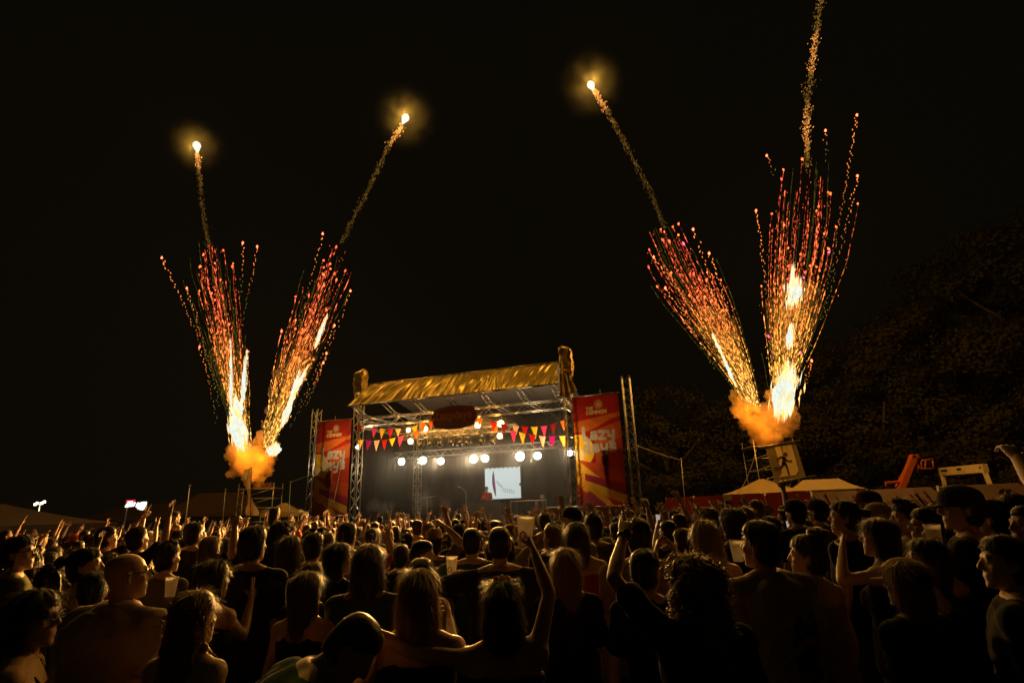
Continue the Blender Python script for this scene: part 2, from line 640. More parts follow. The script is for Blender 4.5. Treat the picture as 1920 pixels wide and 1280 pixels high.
def make_body(key, sex='m', arms=None, head=(0, 0, 0), legs='stand', lean=0, side_lean=0, bulk=1., voxel=.0135, sleeve='tee'):
    """one continuous figure with its shirt; returns (body mesh, shirt mesh, trouser mesh, head matrix)"""
    if key in BODY:
        return BODY[key]
    A = dict(REST)
    if sex == 'f':
        A = {k: (tuple(Vector(e) * Vector((.92, 1, 1))), tuple(Vector(w) * Vector((.92, 1, 1))), h, n) for k, (e, w, h, n) in A.items()}
    if arms:
        A.update(arms)
    shx = .178 if sex == 'm' else .152
    mb, sb = MB(), MB()
    mb.loft([ring(z, w * bulk, d * bulk, y) for z, w, d, y in TORSO[sex]])
    g = .013
    T = [t for t in TORSO[sex] if t[0] > .86]
    neckz = 1.478 if sleeve != 'tank' else 1.405
    T = [(z, w * bulk + g + (.012 if z < 1.12 else 0), d * bulk + g + (.012 if z < 1.12 else 0), y) for z, w, d, y in T if z < neckz]
    sb.loft([ring(.845, T[0][1] + .004, T[0][2] + .004, 0)] + [ring(z, w, d, y) for z, w, d, y in T])
    if sleeve == 'tank':
        for s in (-1, 1):
            for yy in (-.075, .07):
                sb.capsule((s * .075, yy, 1.39), (s * .07, yy * .35 - .01, 1.475), .014, .013)
    if sleeve != 'tank':
        sb.loft([ring(1.455, .092, .082, -.012, 20, 2.), ring(1.478, .082, .076, -.012, 20, 2.), ring(1.492, .074, .072, -.010, 20, 2.)])
    hands = []
    for sd, s in (('L', -1), ('R', 1)):
        el, wr, hp, pn = A[sd]
        el, wr = Vector(el), Vector(wr)
        up = max(0., min(1., (el.z - 1.40) / .2))
        sh = Vector((s * (shx * bulk - .018 * up), -.008, 1.412 + .035 * up))
        if sleeve != 'none':
            pass
        mb.capsule((s * .045, -.014, 1.475), sh + Vector((-.02 * s, -.006, .012)), .05, .052)
        mb.ell(sh, (.062, .066, .064))
        if sleeve in ('tee', 'long'):
            sb.capsule((s * .07, -.014, 1.452), sh + Vector((-.012 * s, -.006, .012)), .055, .062)
            sb.ell(sh, (.074, .078, .076))
            if sleeve == 'tee':
                q0, q1 = sh.lerp(el, .52), sh.lerp(el, .66)
                sb.capsule(q0, q1, .062, .068)
            arm_chain(sb, sh, el, wr, .016 if sleeve == 'tee' else .012, .62 if sleeve == 'tee' else 1., 1. if sex == 'm' else .88)
        arm_chain(mb, sh, el, wr, 0, 1., 1. if sex == 'm' else .86)
        z = (wr - el).normalized()
        y = Vector(pn)
        y = (y - z * y.dot(z)).normalized()
        x = y.cross(z)
        Mh = Matrix(((x.x, y.x, z.x, wr.x), (x.y, y.y, z.y, wr.y), (x.z, y.z, z.z, wr.z), (0, 0, 0, 1)))
        k = 1. if sex == 'm' else .9
        hands.append(xf(hand(-s, hp), Mh @ Matrix.Diagonal((k, k, k, 1))))
    tb = MB()
    tb.loft([ring(.80, TORSO[sex][0][1] * bulk + .018, TORSO[sex][0][2] * bulk + .018), ring(.90, TORSO[sex][1][1] * bulk + .012, TORSO[sex][1][2] * bulk + .012), ring(.99, TORSO[sex][2][1] * bulk + .008, TORSO[sex][2][2] * bulk + .008)])
    for s in (-1, 1):
        an = leg_chain(mb, s, legs)
        leg_chain(tb, s, legs, .016)
        mb.capsule(an + Vector((0, -.03, -.045)), an + Vector((s * .012, .13, -.052)), .036, .028)
    if sex == 'f':
        for s in (-1, 1):
            mb.ell((s * .07, .095, 1.275), (.06, .05, .058))
            sb.ell((s * .07, .102, 1.275), (.068, .054, .064))
    Hm = head_matrix(*head) @ Matrix.Translation(NECKP) @ Matrix.Scale(.95, 4) @ Matrix.Translation(-NECKP)
    fn = lean_fn(lean, side_lean)
    hd = xf(make_head(sex), Hm)
    parts = [arrays(remesh(mb, voxel, 4)), hd] + hands
    parts = [(fn(v), a, b, c) for v, a, b, c in parts]
    body = join('person_body_' + key, parts)
    sh_a = arrays(remesh(sb, voxel, 4))
    v = sh_a[0]
    w = np.array([noise.noise(Vector((p[0] * 9, p[1] * 9, p[2] * 5 + p[0] * 4))) for p in v])
    nrm = v.copy()
    nrm[:, 2] = 0
    nrm /= np.maximum(np.linalg.norm(nrm, axis=1, keepdims=True), 1e-4)
    w2 = np.array([noise.noise(Vector((p[0] * 5 + p[2] * 7, p[1] * 5, p[2] * 3 - p[0] * 9))) for p in v])
    w3 = np.array([max(0, 1 - abs(noise.noise(Vector((p[0] * 4 - p[2] * 5, p[1] * 6 + 3, p[2] * 2.2)))) * 7) for p in v])
    v = v + nrm * ((w * .012 + w2 * .012 + w3 * .010)[:, None])
    shirt = join('shirt_' + key, [(fn(v), *sh_a[1:])])
    if legs == 'stand':
        if ('trousers', sex, bulk) not in BODY:
            BODY[('trousers', sex, bulk)] = join('trousers_' + sex, [remesh(tb, .02, 3)])
        tr = BODY[('trousers', sex, bulk)]
    else:
        ta = arrays(remesh(tb, .02, 3))
        tr = join('trousers_' + key, [ta])
    # where the leaned head ends up
    if lean or side_lean:
        P = np.array([HEADC, HEADC + Vector((1, 0, 0)), HEADC + Vector((0, 1, 0)), HEADC + Vector((0, 0, 1))], np.float32)
        c = np.array([HEADC[:]] * 1, np.float32)
        R = Matrix.Rotation(-rad(lean), 4, 'X')
        Rs = Matrix.Rotation(rad(side_lean), 4, 'Y')
        piv = Vector((0, 0, .92))
        Lm = Matrix.Translation(piv) @ Rs @ R @ Matrix.Translation(-piv)
        Hm = Lm @ Hm
    BODY[key] = (body, shirt, tr, Hm)
    return BODY[key]


# ---- hair (head-local: origin at the middle of the skull)
HAIRM = {}


def hring(z, rx, yb, yf, n=24, wob=0., seed=0):
    out = []
    for j in range(n):
        a = 2 * math.pi * j / n
        c, s = math.cos(a), math.sin(a)
        y = s * (yf if s > 0 else yb)
        k = 1 + wob * noise.noise(Vector((c * 2 + seed, s * 2, z * 14)))
        out.append((c * rx * k, y * k, z))
    return out


def make_hair(style):
    if style in HAIRM:
        return HAIRM[style]
    mb = MB()
    r = random.Random(hash(style) % 999 if False else sum(map(ord, style)))
    top = [(.139, .010, .012, .012), (.136, .032, .04, .036), (.126, .054, .07, .064), (.108, .071, .092, .084), (.080, .083, .107, .098), (.050, .087, .113, .082)]
    if style == 'buzz':
        k = .945
        R = [(z * .965, a * k, b * k, c * k) for z, a, b, c in top] + [(.01, .080, .105, .02), (-.04, .071, .098, .005), (-.075, .058, .085, 0)]
    elif style in ('short', 'bun', 'pony', 'quiff'):
        R = top + [(.01, .084, .112, .03), (-.03, .077, .107, .008), (-.065, .066, .094, 0), (-.09, .052, .078, -.02)]
    elif style == 'bob':
        R = [(z, a * 1.04, b * 1.05, c * 1.02) for z, a, b, c in top] + [(.0, .098, .122, .05), (-.05, .104, .126, .045), (-.10, .106, .124, .035), (-.15, .100, .112, .02), (-.18, .088, .095, .0)]
    elif style in ('long', 'wavy'):
        R = [(z, a * 1.03, b * 1.04, c * 1.01) for z, a, b, c in top] + [(.0, .096, .122, .035), (-.06, .099, .124, .02), (-.12, .098, .12, .0), (-.18, .102, .122, -.02), (-.25, .108, .128, -.04), (-.33, .105, .134, -.06), (-.40, .09, .136, -.085), (-.45, .06, .13, -.10)]
    elif style == 'curly':
        R = [(z * 1.04, a * 1.08, b * 1.08, c * 1.05) for z, a, b, c in top] + [(.0, .100, .128, .05), (-.06, .106, .13, .035), (-.12, .108, .13, .02), (-.18, .104, .126, 0), (-.24, .09, .12, -.03), (-.29, .06, .11, -.06)]
    elif style == 'afro':
        R = [(z * 1.16, a * 1.28, b * 1.2, c * 1.15) for z, a, b, c in top] + [(0, .112, .135, .05), (-.05, .1, .125, .02), (-.09, .08, .1, 0)]
    wob = {'buzz': .0, 'curly': .22, 'afro': .14, 'wavy': .12, 'quiff': .09}.get(style, .05)
    mb.loft([hring(z, a, b, c, 28, wob, len(style)) for z, a, b, c in R][::-1])
    if style == 'bun':
        mb.ell((0, -.06, .15), (.052, .05, .045))
        for k in range(9):
            a = k * .7
            mb.capsule((.045 * math.cos(a), -.06 + .045 * math.sin(a), .15), (.05 * math.cos(a + 1), -.06 + .05 * math.sin(a + 1), .17), .016, .012)
    if style == 'pony':
        mb.path([(0, -.11, .06), (0, -.16, .05), (0, -.175, -.03), (0, -.165, -.14), (0, -.15, -.26)], [.026, .036, .04, .034, .014], 12)
    if style == 'quiff':
        for k in range(26):
            a, t = r.uniform(0, 6.28), r.uniform(.0, .9)
            p = Vector((.07 * t * math.cos(a), .085 * t * math.sin(a) + .01, .10 + .03 * (1 - t)))
            mb.capsule(p, p + Vector((r.uniform(-.02, .02), r.uniform(-.01, .03), .03)), .016, .007, 6)
    if style in ('curly', 'wavy'):
        for k in range(110 if style == 'curly' else 40):
            z = r.uniform(-.30, .12) if style == 'curly' else r.uniform(-.45, -.05)
            a = r.uniform(math.pi * .95, math.pi * 2.05) if z < .06 else r.uniform(0, 6.28)
            rr = .108 if style == 'curly' else .098
            if z > .06:
                rr *= math.sqrt(max(.1, 1 - ((z - .02) / .14) ** 2)) * 1.1
            p = Vector((rr * math.cos(a), rr * 1.12 * math.sin(a), z))
            q = p + Vector((r.uniform(-.03, .03), r.uniform(-.03, .02), -r.uniform(.03, .06)))
            mb.capsule(p, q, r.uniform(.014, .024), r.uniform(.008, .015), 6)
    me = remesh(mb, .0085 if style != 'buzz' else .007, 3)
    v, li, ls, lt = arrays(me)
    nr = np.empty(len(me.vertices) * 3, np.float32)
    me.vertices.foreach_get('normal', nr)
    nr = nr.reshape(-1, 3)
    amp = {'buzz': .001, 'short': .006, 'quiff': .008, 'curly': .012, 'afro': .010}.get(style, .0085)
    lk = np.array([noise.noise(Vector((math.atan2(p[1], p[0]) * 5.5, math.hypot(p[0], p[1]) * 20, p[2] * (2.5 if style in ('long', 'bob', 'wavy', 'pony') else 11)))) + .5 * noise.noise(Vector((math.atan2(p[1], p[0]) * 13, 7, p[2] * 5))) for p in v])
    v = v + nr * (lk * amp)[:, None]
    # strands that stand off the mass of the hair
    N = {'buzz': 2400, 'short': 3600, 'quiff': 3600, 'curly': 5200, 'afro': 4200, 'long': 5000, 'wavy': 5200, 'bob': 4600}.get(style, 3600)
    ln = {'buzz': .006, 'short': .022, 'quiff': .03, 'curly': .05, 'afro': .03, 'long': .10, 'wavy': .08, 'bob': .075}.get(style, .03)
    fly = {'buzz': .9, 'short': .6, 'quiff': .7, 'curly': .9, 'afro': 1.1, 'wavy': .45, 'long': .28, 'bob': .30}.get(style, .5)
    SV, SF = [], []
    for _ in range(N):
        i = r.randrange(len(v))
        p, n = Vector(v[i]), Vector(nr[i])
        if p.y > .05 and p.z < .05:
            continue
        gdir = Vector((0, 0, -1)) if p.z < .09 else Vector((p.x, p.y - .02, -.03)).normalized()
        d = (gdir - n * gdir.dot(n))
        if d.length < .05:
            d = Vector((r.uniform(-1, 1), r.uniform(-1, 1), 0))
        d = (d.normalized() + Vector((r.gauss(0, .25), r.gauss(0, .25), r.gauss(0, .2))) * (.4 + fly)).normalized()
        L = ln * r.uniform(.4, 1.3)
        w = .0011 * r.uniform(.7, 1.4)
        sdv = d.cross(n)
        if sdv.length < .01:
            continue
        sdv = sdv.normalized() * w
        a0 = p - n * .002
        a1 = p + d * L * .5 + n * L * fly * .35 * r.uniform(.2, 1)
        a2 = p + d * L + n * L * fly * r.uniform(-.1, .7)
        k = len(SV)
        SV += [a0 - sdv, a0 + sdv, a1 + sdv * .8, a1 - sdv * .8, a2]
        SF += [(k, k + 1, k + 2, k + 3), (k + 3, k + 2, k + 4)]
    sv = np.array(SV, np.float32)
    sl = np.array([i for f in SF for i in f], np.int32)
    slt = np.array([len(f) for f in SF], np.int32)
    sls = np.concatenate([[0], np.cumsum(slt)[:-1]]).astype(np.int32)
    extra = []
    if style in ('curly', 'wavy'):
        cb = MB()
        for _ in range(300 if style == 'curly' else 70):
            i = r.randrange(len(v))
            p, n = Vector(v[i]), Vector(nr[i])
            if p.y > .06 and p.z < .05:
                continue
            x = n.orthogonal().normalized()
            y = n.cross(x)
            R_, L_, tn = r.uniform(.007, .014), r.uniform(.04, .085), r.uniform(1.2, 2.4)
            dr = (Vector((0, 0, -1)) * .9 + n * r.uniform(.1, .7) + Vector((r.gauss(0, .3), r.gauss(0, .3), 0))).normalized()
            x = dr.orthogonal().normalized()
            y = dr.cross(x)
            ph = r.uniform(0, 6.28)
            pts = [p + n * .004 + dr * L_ * t_ + R_ * (math.cos(ph + 6.28 * tn * t_) * x + math.sin(ph + 6.28 * tn * t_) * y) for t_ in [m_ / 9 for m_ in range(10)]]
            cb.path(pts, [.0042 * (1 - .5 * m_ / 9) for m_ in range(10)], 4)
        extra = [arrays(cb.mesh('curls'))]
    HAIRM[style] = join('hair_' + style, [(v, li, ls, lt), (sv, sl, sls, slt)] + extra)
    return HAIRM[style]


def make_cap():
    if 'cap' in HAIRM:
        return HAIRM['cap']
    mb = MB()
    mb.loft([hring(z, a, b, c) for z, a, b, c in [(.015, .088, .116, .112), (.05, .091, .119, .115), (.09, .086, .11, .106), (.112, .074, .094, .09), (.129, .054, .068, .064), (.140, .028, .035, .033), (.143, .006, .008, .008)]])
    vis = []
    for y0, dz in ((.0, 0), (.0, .008)):
        pass
    outl = [(.076 * math.cos(t), .085 + .105 * math.sin(t), .022 - .02 * math.sin(t)) for t in [math.pi * k / 12 for k in range(13)]]
    mb.prism(outl, (0, 0, .006))
    mb.ell((0, 0, .139), (.009, .009, .006))
    HAIRM['cap'] = mb.mesh('cap', smooth=False)
    return HAIRM['cap']


def make_fedora():
    if 'fedora' in HAIRM:
        return HAIRM['fedora']
    mb = MB()
    mb.loft([hring(z, a, b, b) for z, a, b in [(.04, .15, .17), (.048, .152, .172), (.052, .095, .12), (.10, .092, .115), (.14, .08, .1), (.155, .06, .085), (.145, .02, .06)]])
    HAIRM['fedora'] = mb.mesh('fedora', smooth=True)
    return HAIRM['fedora']


def make_glasses(up=False):
    k = 'shades' if up else 'glasses'
    if k in HAIRM:
        return HAIRM[k]
    mb = MB()
    for s in (-1, 1):
        pts = [(s * .033 + .024 * math.cos(t), .112, .012 + .018 * math.sin(t)) for t in [6.283 * i / 12 for i in range(13)]]
        mb.path(pts, [.003] * 13, 5)
        if up:
            mb.prism(pts[:-1], (0, .002, 0))
        mb.tube((s * .057, .108, .016), (s * .084, .0, .012), .003, n=5)
        mb.tube((s * .084, .0, .012), (s * .082, -.02, -.005), .003, n=5)
    mb.tube((-.01, .114, .016), (.01, .114, .016), .0025, n=5)
    HAIRM[k] = mb.mesh(k)
    return HAIRM[k]


def poses():
    """arm positions shared by many in the crowd"""
    P = {'down': {}, 'turnl': {}, 'turnr': {}}
    P['upR'] = {'R': ((.30, .08, 1.62), (.25, .16, 1.87), 'open', (0, 1, 0))}
    P['upL'] = {'L': ((-.30, .08, 1.62), (-.25, .16, 1.87), 'point', (0, 1, 0))}
    P['both'] = {'R': ((.31, .06, 1.60), (.24, .12, 1.86), 'open', (0, 1, 0)), 'L': ((-.33, .05, 1.56), (-.30, .14, 1.81), 'relax', (0, 1, 0))}
    P['phone'] = {'R': ((.24, .22, 1.40), (.08, .34, 1.60), 'hold', (-1, 0, 0)), 'L': ((-.24, .2, 1.38), (-.08, .34, 1.58), 'hold', (1, 0, 0))}
    P['hold'] = {'R': ((.24, .06, 1.15), (.16, .29, 1.24), 'hold', (-1, 0, 0))}
    P['horn'] = {'R': ((.27, .16, 1.58), (.20, .24, 1.83), 'horns', (0, 1, 0))}
    P['clap'] = {'R': ((.27, .14, 1.22), (.08, .32, 1.40), 'open', (-1, 0, 0)), 'L': ((-.27, .14, 1.22), (-.07, .32, 1.39), 'open', (1, 0, 0))}
    return P


POSES = poses()
HEADS = {'down': (0, 6, 0), 'turnl': (38, 8, 0), 'turnr': (-38, 8, 0), 'upR': (-8, 10, 0), 'upL': (10, 10, 0), 'both': (4, 14, 0), 'phone': (0, 2, 0), 'hold': (14, 4, 0), 'horn': (-10, 8, 0), 'clap': (6, 8, 0)}


def lib(pose, sex, sleeve):
    return make_body('%s_%s_%s' % (pose, sex, sleeve), sex, POSES[pose], HEADS[pose], sleeve=sleeve)


BOXB = MB()
BOXB.box((0, 0, 0), .075, .009, .155)
SHOE = M('shoe_leather', (.03, .028, .026), .6, 0, .3, 20)
FOCUS = Vector((-2.4, 24.5, 0))
PEOPLE = []      # (x, y) of everyone placed


def person(label, x, y, h, sex='m', hair='short', hc='dark', shirt='black', sleeve='tee', pose='down', skin=0, yaw=None, bulk=1., custom=None, hat=None, hatc='black', glasses=None, group=None, z0=0., trousers='denim', name='person'):
    if yaw is None:
        d = FOCUS - Vector((x, y, 0))
        yaw = math.degrees(math.atan2(-d.x, d.y))
    s = h / 1.765
    if custom is None:
        b, sh, tr, Hm = lib(pose, sex, sleeve)
    else:
        b, sh, tr, Hm = custom(x, y, s, yaw)
    o = bpy.data.objects.new(name, b)
    COL.objects.link(o)
    o.location = (x, y, z0)
    o.rotation_euler = (0, 0, rad(yaw))
    o.scale = (s * bulk, s * bulk, s)
    def setm(ob, m):
        if not ob.data.materials:
            ob.data.materials.append(m)
        ob.material_slots[0].link = 'OBJECT'
        ob.material_slots[0].material = m
    setm(o, SKIN[skin])
    tag(o, label, 'person', group)
    c = inst('shirt' if sleeve != 'tank' else 'top', sh, o)
    setm(c, CLOTH[shirt])
    c = inst('trousers', tr, o)
    setm(c, CLOTH[trousers])
    H = Hm @ Matrix.Translation(HEADC)
    if hair:
        c = inst('hair', make_hair(hair), o, H)
        setm(c, HAIRC[hc])
    if hat == 'cap':
        c = inst('cap', make_cap(), o, H @ Matrix.Diagonal((1.04, 1.04, 1.04, 1)))
        setm(c, CLOTH[hatc])
    elif hat == 'cap_back':
        c = inst('cap', make_cap(), o, H @ Matrix.Rotation(math.pi, 4, 'Z') @ Matrix.Diagonal((1.05, 1.05, 1.05, 1)))
        setm(c, CLOTH[hatc])
    elif hat == 'fedora':
        c = inst('straw_hat', make_fedora(), o, H @ Matrix.Rotation(rad(-14), 4, 'X') @ Matrix.Translation((0, -.02, .02)))
        setm(c, CLOTH['tan'])
    if glasses == 'on':
        c = inst('glasses', make_glasses(), o, H)
        setm(c, BLACK)
    elif glasses == 'up':
        c = inst('sunglasses', make_glasses(True), o, H @ Matrix.Translation((0, -.045, .082)) @ Matrix.Rotation(rad(28), 4, 'X') @ Matrix.Diagonal((1.12, 1.1, 1.1, 1)))
        setm(c, M('sunglass_plastic', (.015, .012, .01), .12, 0, .1, 10))
    PEOPLE.append((x, y))
    return o


def world_to_person(P, x, y, s, yaw, z0=0.):
    return Matrix.Rotation(-rad(yaw), 3, 'Z') @ ((Vector(P) - Vector((x, y, z0))) / s)
# ------------------------------------------------------------------ ground
def ground():
    mb = MB()
    n, S = 60, 260.
    for i in range(n + 1):
        for j in range(n + 1):
            x, y = -S / 2 + S * i / n, -20 + S * j / n
            mb.v.append((x, y, .03 * noise.noise(Vector((x * .15, y * .15, 0))) - .03))
    for i in range(n):
        for j in range(n):
            a = i * (n + 1) + j
            mb.f.append((a, a + n + 1, a + n + 2, a + 1))
    o = bpy.data.objects.new('ground', mb.mesh('ground', M('trodden_grass', (.05, .05, .022), .95, 0, .5, .8, .8, 14), True))
    COL.objects.link(o)
    tag(o, kind='structure')


ground()

# ------------------------------------------------------------------ trees
BARK = M('bark', (.07, .05, .035), .95, 0, .4, 9, .8, 22)
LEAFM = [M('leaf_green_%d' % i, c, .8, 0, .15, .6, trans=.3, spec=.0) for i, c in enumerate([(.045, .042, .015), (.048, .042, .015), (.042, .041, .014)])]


def crown_mesh(seed, rx, rz, n_clump=130, per=190, leaf=.15):
    r = random.Random(seed)
    mb = MB()
    C = []
    for _ in range(n_clump):
        u, t = r.uniform(-1, 1), r.uniform(0, 6.283)
        k = r.uniform(.35, 1.0) ** .5
        p = Vector((math.sqrt(1 - u * u) * math.cos(t) * rx * k, math.sqrt(1 - u * u) * math.sin(t) * rx * k, u * rz * k))
        p *= 1 + .28 * noise.noise(p * .35 + Vector((seed, 0, 0)))
        C.append((p, r.uniform(.5, 1.15) * rx * .2))
    for p, cr in C:
        for _ in range(per):
            d = Vector((r.gauss(0, 1), r.gauss(0, 1), r.gauss(0, .7))).normalized()
            q = p + d * cr * r.uniform(.3, 1.05)
            up = (d * .9 + p.normalized() * .5 + Vector((0, 0, .3)) + Vector((r.gauss(0, .3), r.gauss(0, .3), r.gauss(0, .3)))).normalized()
            ax = up.cross(Vector((r.gauss(0, 1), r.gauss(0, 1), r.gauss(0, 1))))
            if ax.length < .1:
                continue
            ax.normalize()
            sd = ax.cross(up)
            L, w = leaf * r.uniform(.6, 1.3), leaf * r.uniform(.28, .45)
            k = len(mb.v)
            mb.v += [tuple(q), tuple(q + ax * L * .5 + sd * w), tuple(q + ax * L - up * L * .15), tuple(q + ax * L * .5 - sd * w)]
            mb.f.append((k, k + 1, k + 2, k + 3))
    return mb.mesh('crown'), C


CROWNS = [crown_mesh(3, 4.2, 4.6), crown_mesh(11, 4.6, 4.0), crown_mesh(23, 3.6, 4.4)]


def tree(label, x, y, h, k, kind, rot, wide=1., group='trees behind the fence on the right'):
    cm, C = CROWNS[kind]
    t = thing('broadleaf_tree', label, 'tree', (x, y, 0), None, group)
    zc = h - 4.3 * k
    cr = inst('crown', cm, t, Matrix.Translation((0, 0, zc)) @ Matrix.Rotation(rot, 4, 'Z') @ Matrix.Diagonal((k * wide, k * wide, k, 1)))
    cr.data.materials.clear() if not cr.data.materials else None
    if not cr.data.materials:
        cr.data.materials.append(LEAFM[kind])
    mb = MB()
    r = random.Random(int(x * 7 + y))
    B = Vector((x, y, 0))
    top = B + Vector((0, 0, zc + 1.5 * k))
    mb.path([B + Vector((0, 0, -.1)), B + Vector((.05, 0, .5)), B.lerp(top, .35) + Vector((.1, .05, 0)), B.lerp(top, .7), top], [.42 * k, .3 * k, .24 * k, .17 * k, .06 * k], 10)
    part('trunk', mb, BARK, t, True)
    for i in range(6):
        a = i * 1.05 + r.uniform(-.2, .2)
        p = B.lerp(top, r.uniform(.35, .75))
        q = p + Vector((math.cos(a) * 2.3 * k * wide, math.sin(a) * 2.3 * k * wide, r.uniform(1.2, 2.6) * k))
        mb = MB()
        mb.path([p, p.lerp(q, .5) + Vector((0, 0, -.2)), q], [.12 * k, .08 * k, .03 * k], 7)
        part('limb', mb, BARK, t, True)
    return t


def tree_px(label, u, vtop, Y, k, kind, rot, wide=1., **kw):
    P = at(u, vtop, Y)
    return tree(label, P.x, Y, P.z, k, kind, rot, wide, **kw)


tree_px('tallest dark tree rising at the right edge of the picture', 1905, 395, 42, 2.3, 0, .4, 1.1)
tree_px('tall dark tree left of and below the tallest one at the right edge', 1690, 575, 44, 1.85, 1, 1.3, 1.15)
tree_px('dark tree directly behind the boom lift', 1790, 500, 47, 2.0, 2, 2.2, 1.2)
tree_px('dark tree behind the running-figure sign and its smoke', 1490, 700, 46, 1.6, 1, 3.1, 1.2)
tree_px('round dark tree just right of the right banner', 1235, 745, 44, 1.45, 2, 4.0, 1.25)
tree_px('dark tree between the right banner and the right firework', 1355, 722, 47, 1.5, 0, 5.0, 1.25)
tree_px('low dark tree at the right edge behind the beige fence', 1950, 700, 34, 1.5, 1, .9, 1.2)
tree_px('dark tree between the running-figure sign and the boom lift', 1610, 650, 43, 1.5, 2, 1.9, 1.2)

# ------------------------------------------------------------------ fence along the right
def fence_panel(p0, p1, h, mat, label, group):
    p0, p1 = Vector(p0), Vector(p1)
    d = (p1 - p0)
    L = d.length
    a = math.atan2(d.y, d.x)
    t = thing('fence_panel', label, 'fence', p0, None, group)
    t.matrix_world = Matrix.Translation(p0) @ Matrix.Rotation(a, 4, 'Z')
    BASE[t.name] = Vector((0, 0, 0))
    mb = MB()
    n, m = 30, 16
    r = 0.18
    for i in range(n + 1):
        for j in range(m + 1):
            x, z = L * (.012 + .976 * i / n), .12 + (h - .12) * j / m
            # rounded upper corners
            if z > h - r:
                zz = (z - (h - r)) / r
                inset = r * (1 - math.sqrt(max(0, 1 - zz * zz)))
                x = min(max(x, .012 * L + inset), L * .988 - inset)
            y = .03 * noise.noise(Vector((x * 1.3 + p0.x, z * 1.1, p0.y))) + .012 * noise.noise(Vector((x * 5, z * 4, p0.y)))
            mb.v.append((x, y - .035, z))
    for i in range(n):
        for j in range(m):
            q = i * (m + 1) + j
            mb.f.append((q, q + m + 1, q + m + 2, q + 1))
    part('cover', mb, mat, t, True)
    for xx in (.02, L - .02):
        mb = MB()
        mb.tube((xx, .02, 0), (xx, .02, h + .03), .021, n=8)
        part('post', mb, STEEL, t, True)
    for zz in (.15, h - .02):
        mb = MB()
        mb.tube((.02, .02, zz), (L - .02, .02, zz), .017, n=8)
        part('rail', mb, STEEL, t, True)
    mb = MB()
    mb.box((0, .02, .05), .25, .6, .1)
    part('foot', mb, M('fence_block', (.12, .12, .11), .9, 0, .3, 9, .4, 30), t)
    return t


REDC = M('fence_cover_red', (.20, .008, .007), .75, 0, .3, 2.2, .3, 30, trans=.15)
BEIGE = M('fence_cover_beige', (.42, .24, .11), .8, 0, .25, 1.6, .3, 30, trans=.1)
FA, FB = Vector((7.9, 30.5, 0)), Vector((14.6, 13.2, 0))
_n = 8
_lab = ['red covered fence panel nearest the right banner', 'red covered fence panel in front of the trees, second from the right banner', 'red covered fence panel below the running-figure sign',
        'red covered fence panel just left of the first beige panel', 'beige covered fence panel in front of the pale tent, next to the red ones', 'beige covered fence panel below the boom lift',
        'beige covered fence panel behind the person in the dark cap', 'beige covered fence panel at the right edge of the picture']
for i in range(_n):
    fence_panel(FA.lerp(FB, i / _n), FA.lerp(FB, (i + 1) / _n), 2.28 if i < 4 else 2.2, REDC if i < 4 else BEIGE, _lab[i], 'fence panels along the right side')

# ------------------------------------------------------------------ tents
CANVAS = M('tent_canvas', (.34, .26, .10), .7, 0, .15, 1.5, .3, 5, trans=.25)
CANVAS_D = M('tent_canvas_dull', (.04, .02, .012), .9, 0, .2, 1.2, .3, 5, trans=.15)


def tent(label, x, y, w, d, ze, zt, rot, mat, ridge=0., group=None):
    t = thing('tent', label, 'tent', (x, y, 0), None, group)
    t.matrix_world = Matrix.Translation((x, y, 0)) @ Matrix.Rotation(rot, 4, 'Z')
    BASE[t.name] = Vector((0, 0, 0))
    n = 10
    mb = MB()
    rings = []
    for i in range(n + 1):
        q = i / n
        k = 1 - q
        z = ze + (zt - ze) * (q ** 1.25)
        hw, hd = w / 2 * k + ridge / 2 * q, d / 2 * k + .02 * q
        sag = .06 * math.sin(math.pi * q)
        rings.append([(sx * (hw - sag * (1 if c else 0)), sy * (hd - sag * (0 if c else 1)), z) for sx, sy, c in ((-1, -1, 0), (0, -1, 0), (1, -1, 0), (1, 0, 1), (1, 1, 0), (0, 1, 0), (-1, 1, 0), (-1, 0, 1))])
    mb.loft(rings, False)
    part('roof', mb, mat, t)
    mb = MB()
    for sx, sy, ex, ey in ((-1, -1, 1, -1), (1, -1, 1, 1), (1, 1, -1, 1), (-1, 1, -1, -1)):
        a, b = Vector((sx * w / 2, sy * d / 2, ze)), Vector((ex * w / 2, ey * d / 2, ze))
        nrm = Vector((sx + ex, sy + ey, 0)).normalized() * .012
        m = 14
        for i in range(m):
            p, q = a.lerp(b, i / m) + nrm, a.lerp(b, (i + 1) / m) + nrm
            mb.add([p, q, q - Vector((0, 0, .26 + .03 * ((i + 1) % 2))), p - Vector((0, 0, .26 + .03 * (i % 2)))], [(0, 1, 2, 3)])
    part('valance', mb, mat, t)
    for sx in (-1, 1):
        for sy in (-1, 1):
            mb = MB()
            mb.tube((sx * (w / 2 - .04), sy * (d / 2 - .04), 0), (sx * (w / 2 - .04), sy * (d / 2 - .04), ze), .025, n=8)
            part('leg', mb, STEEL, t, True)
    return t


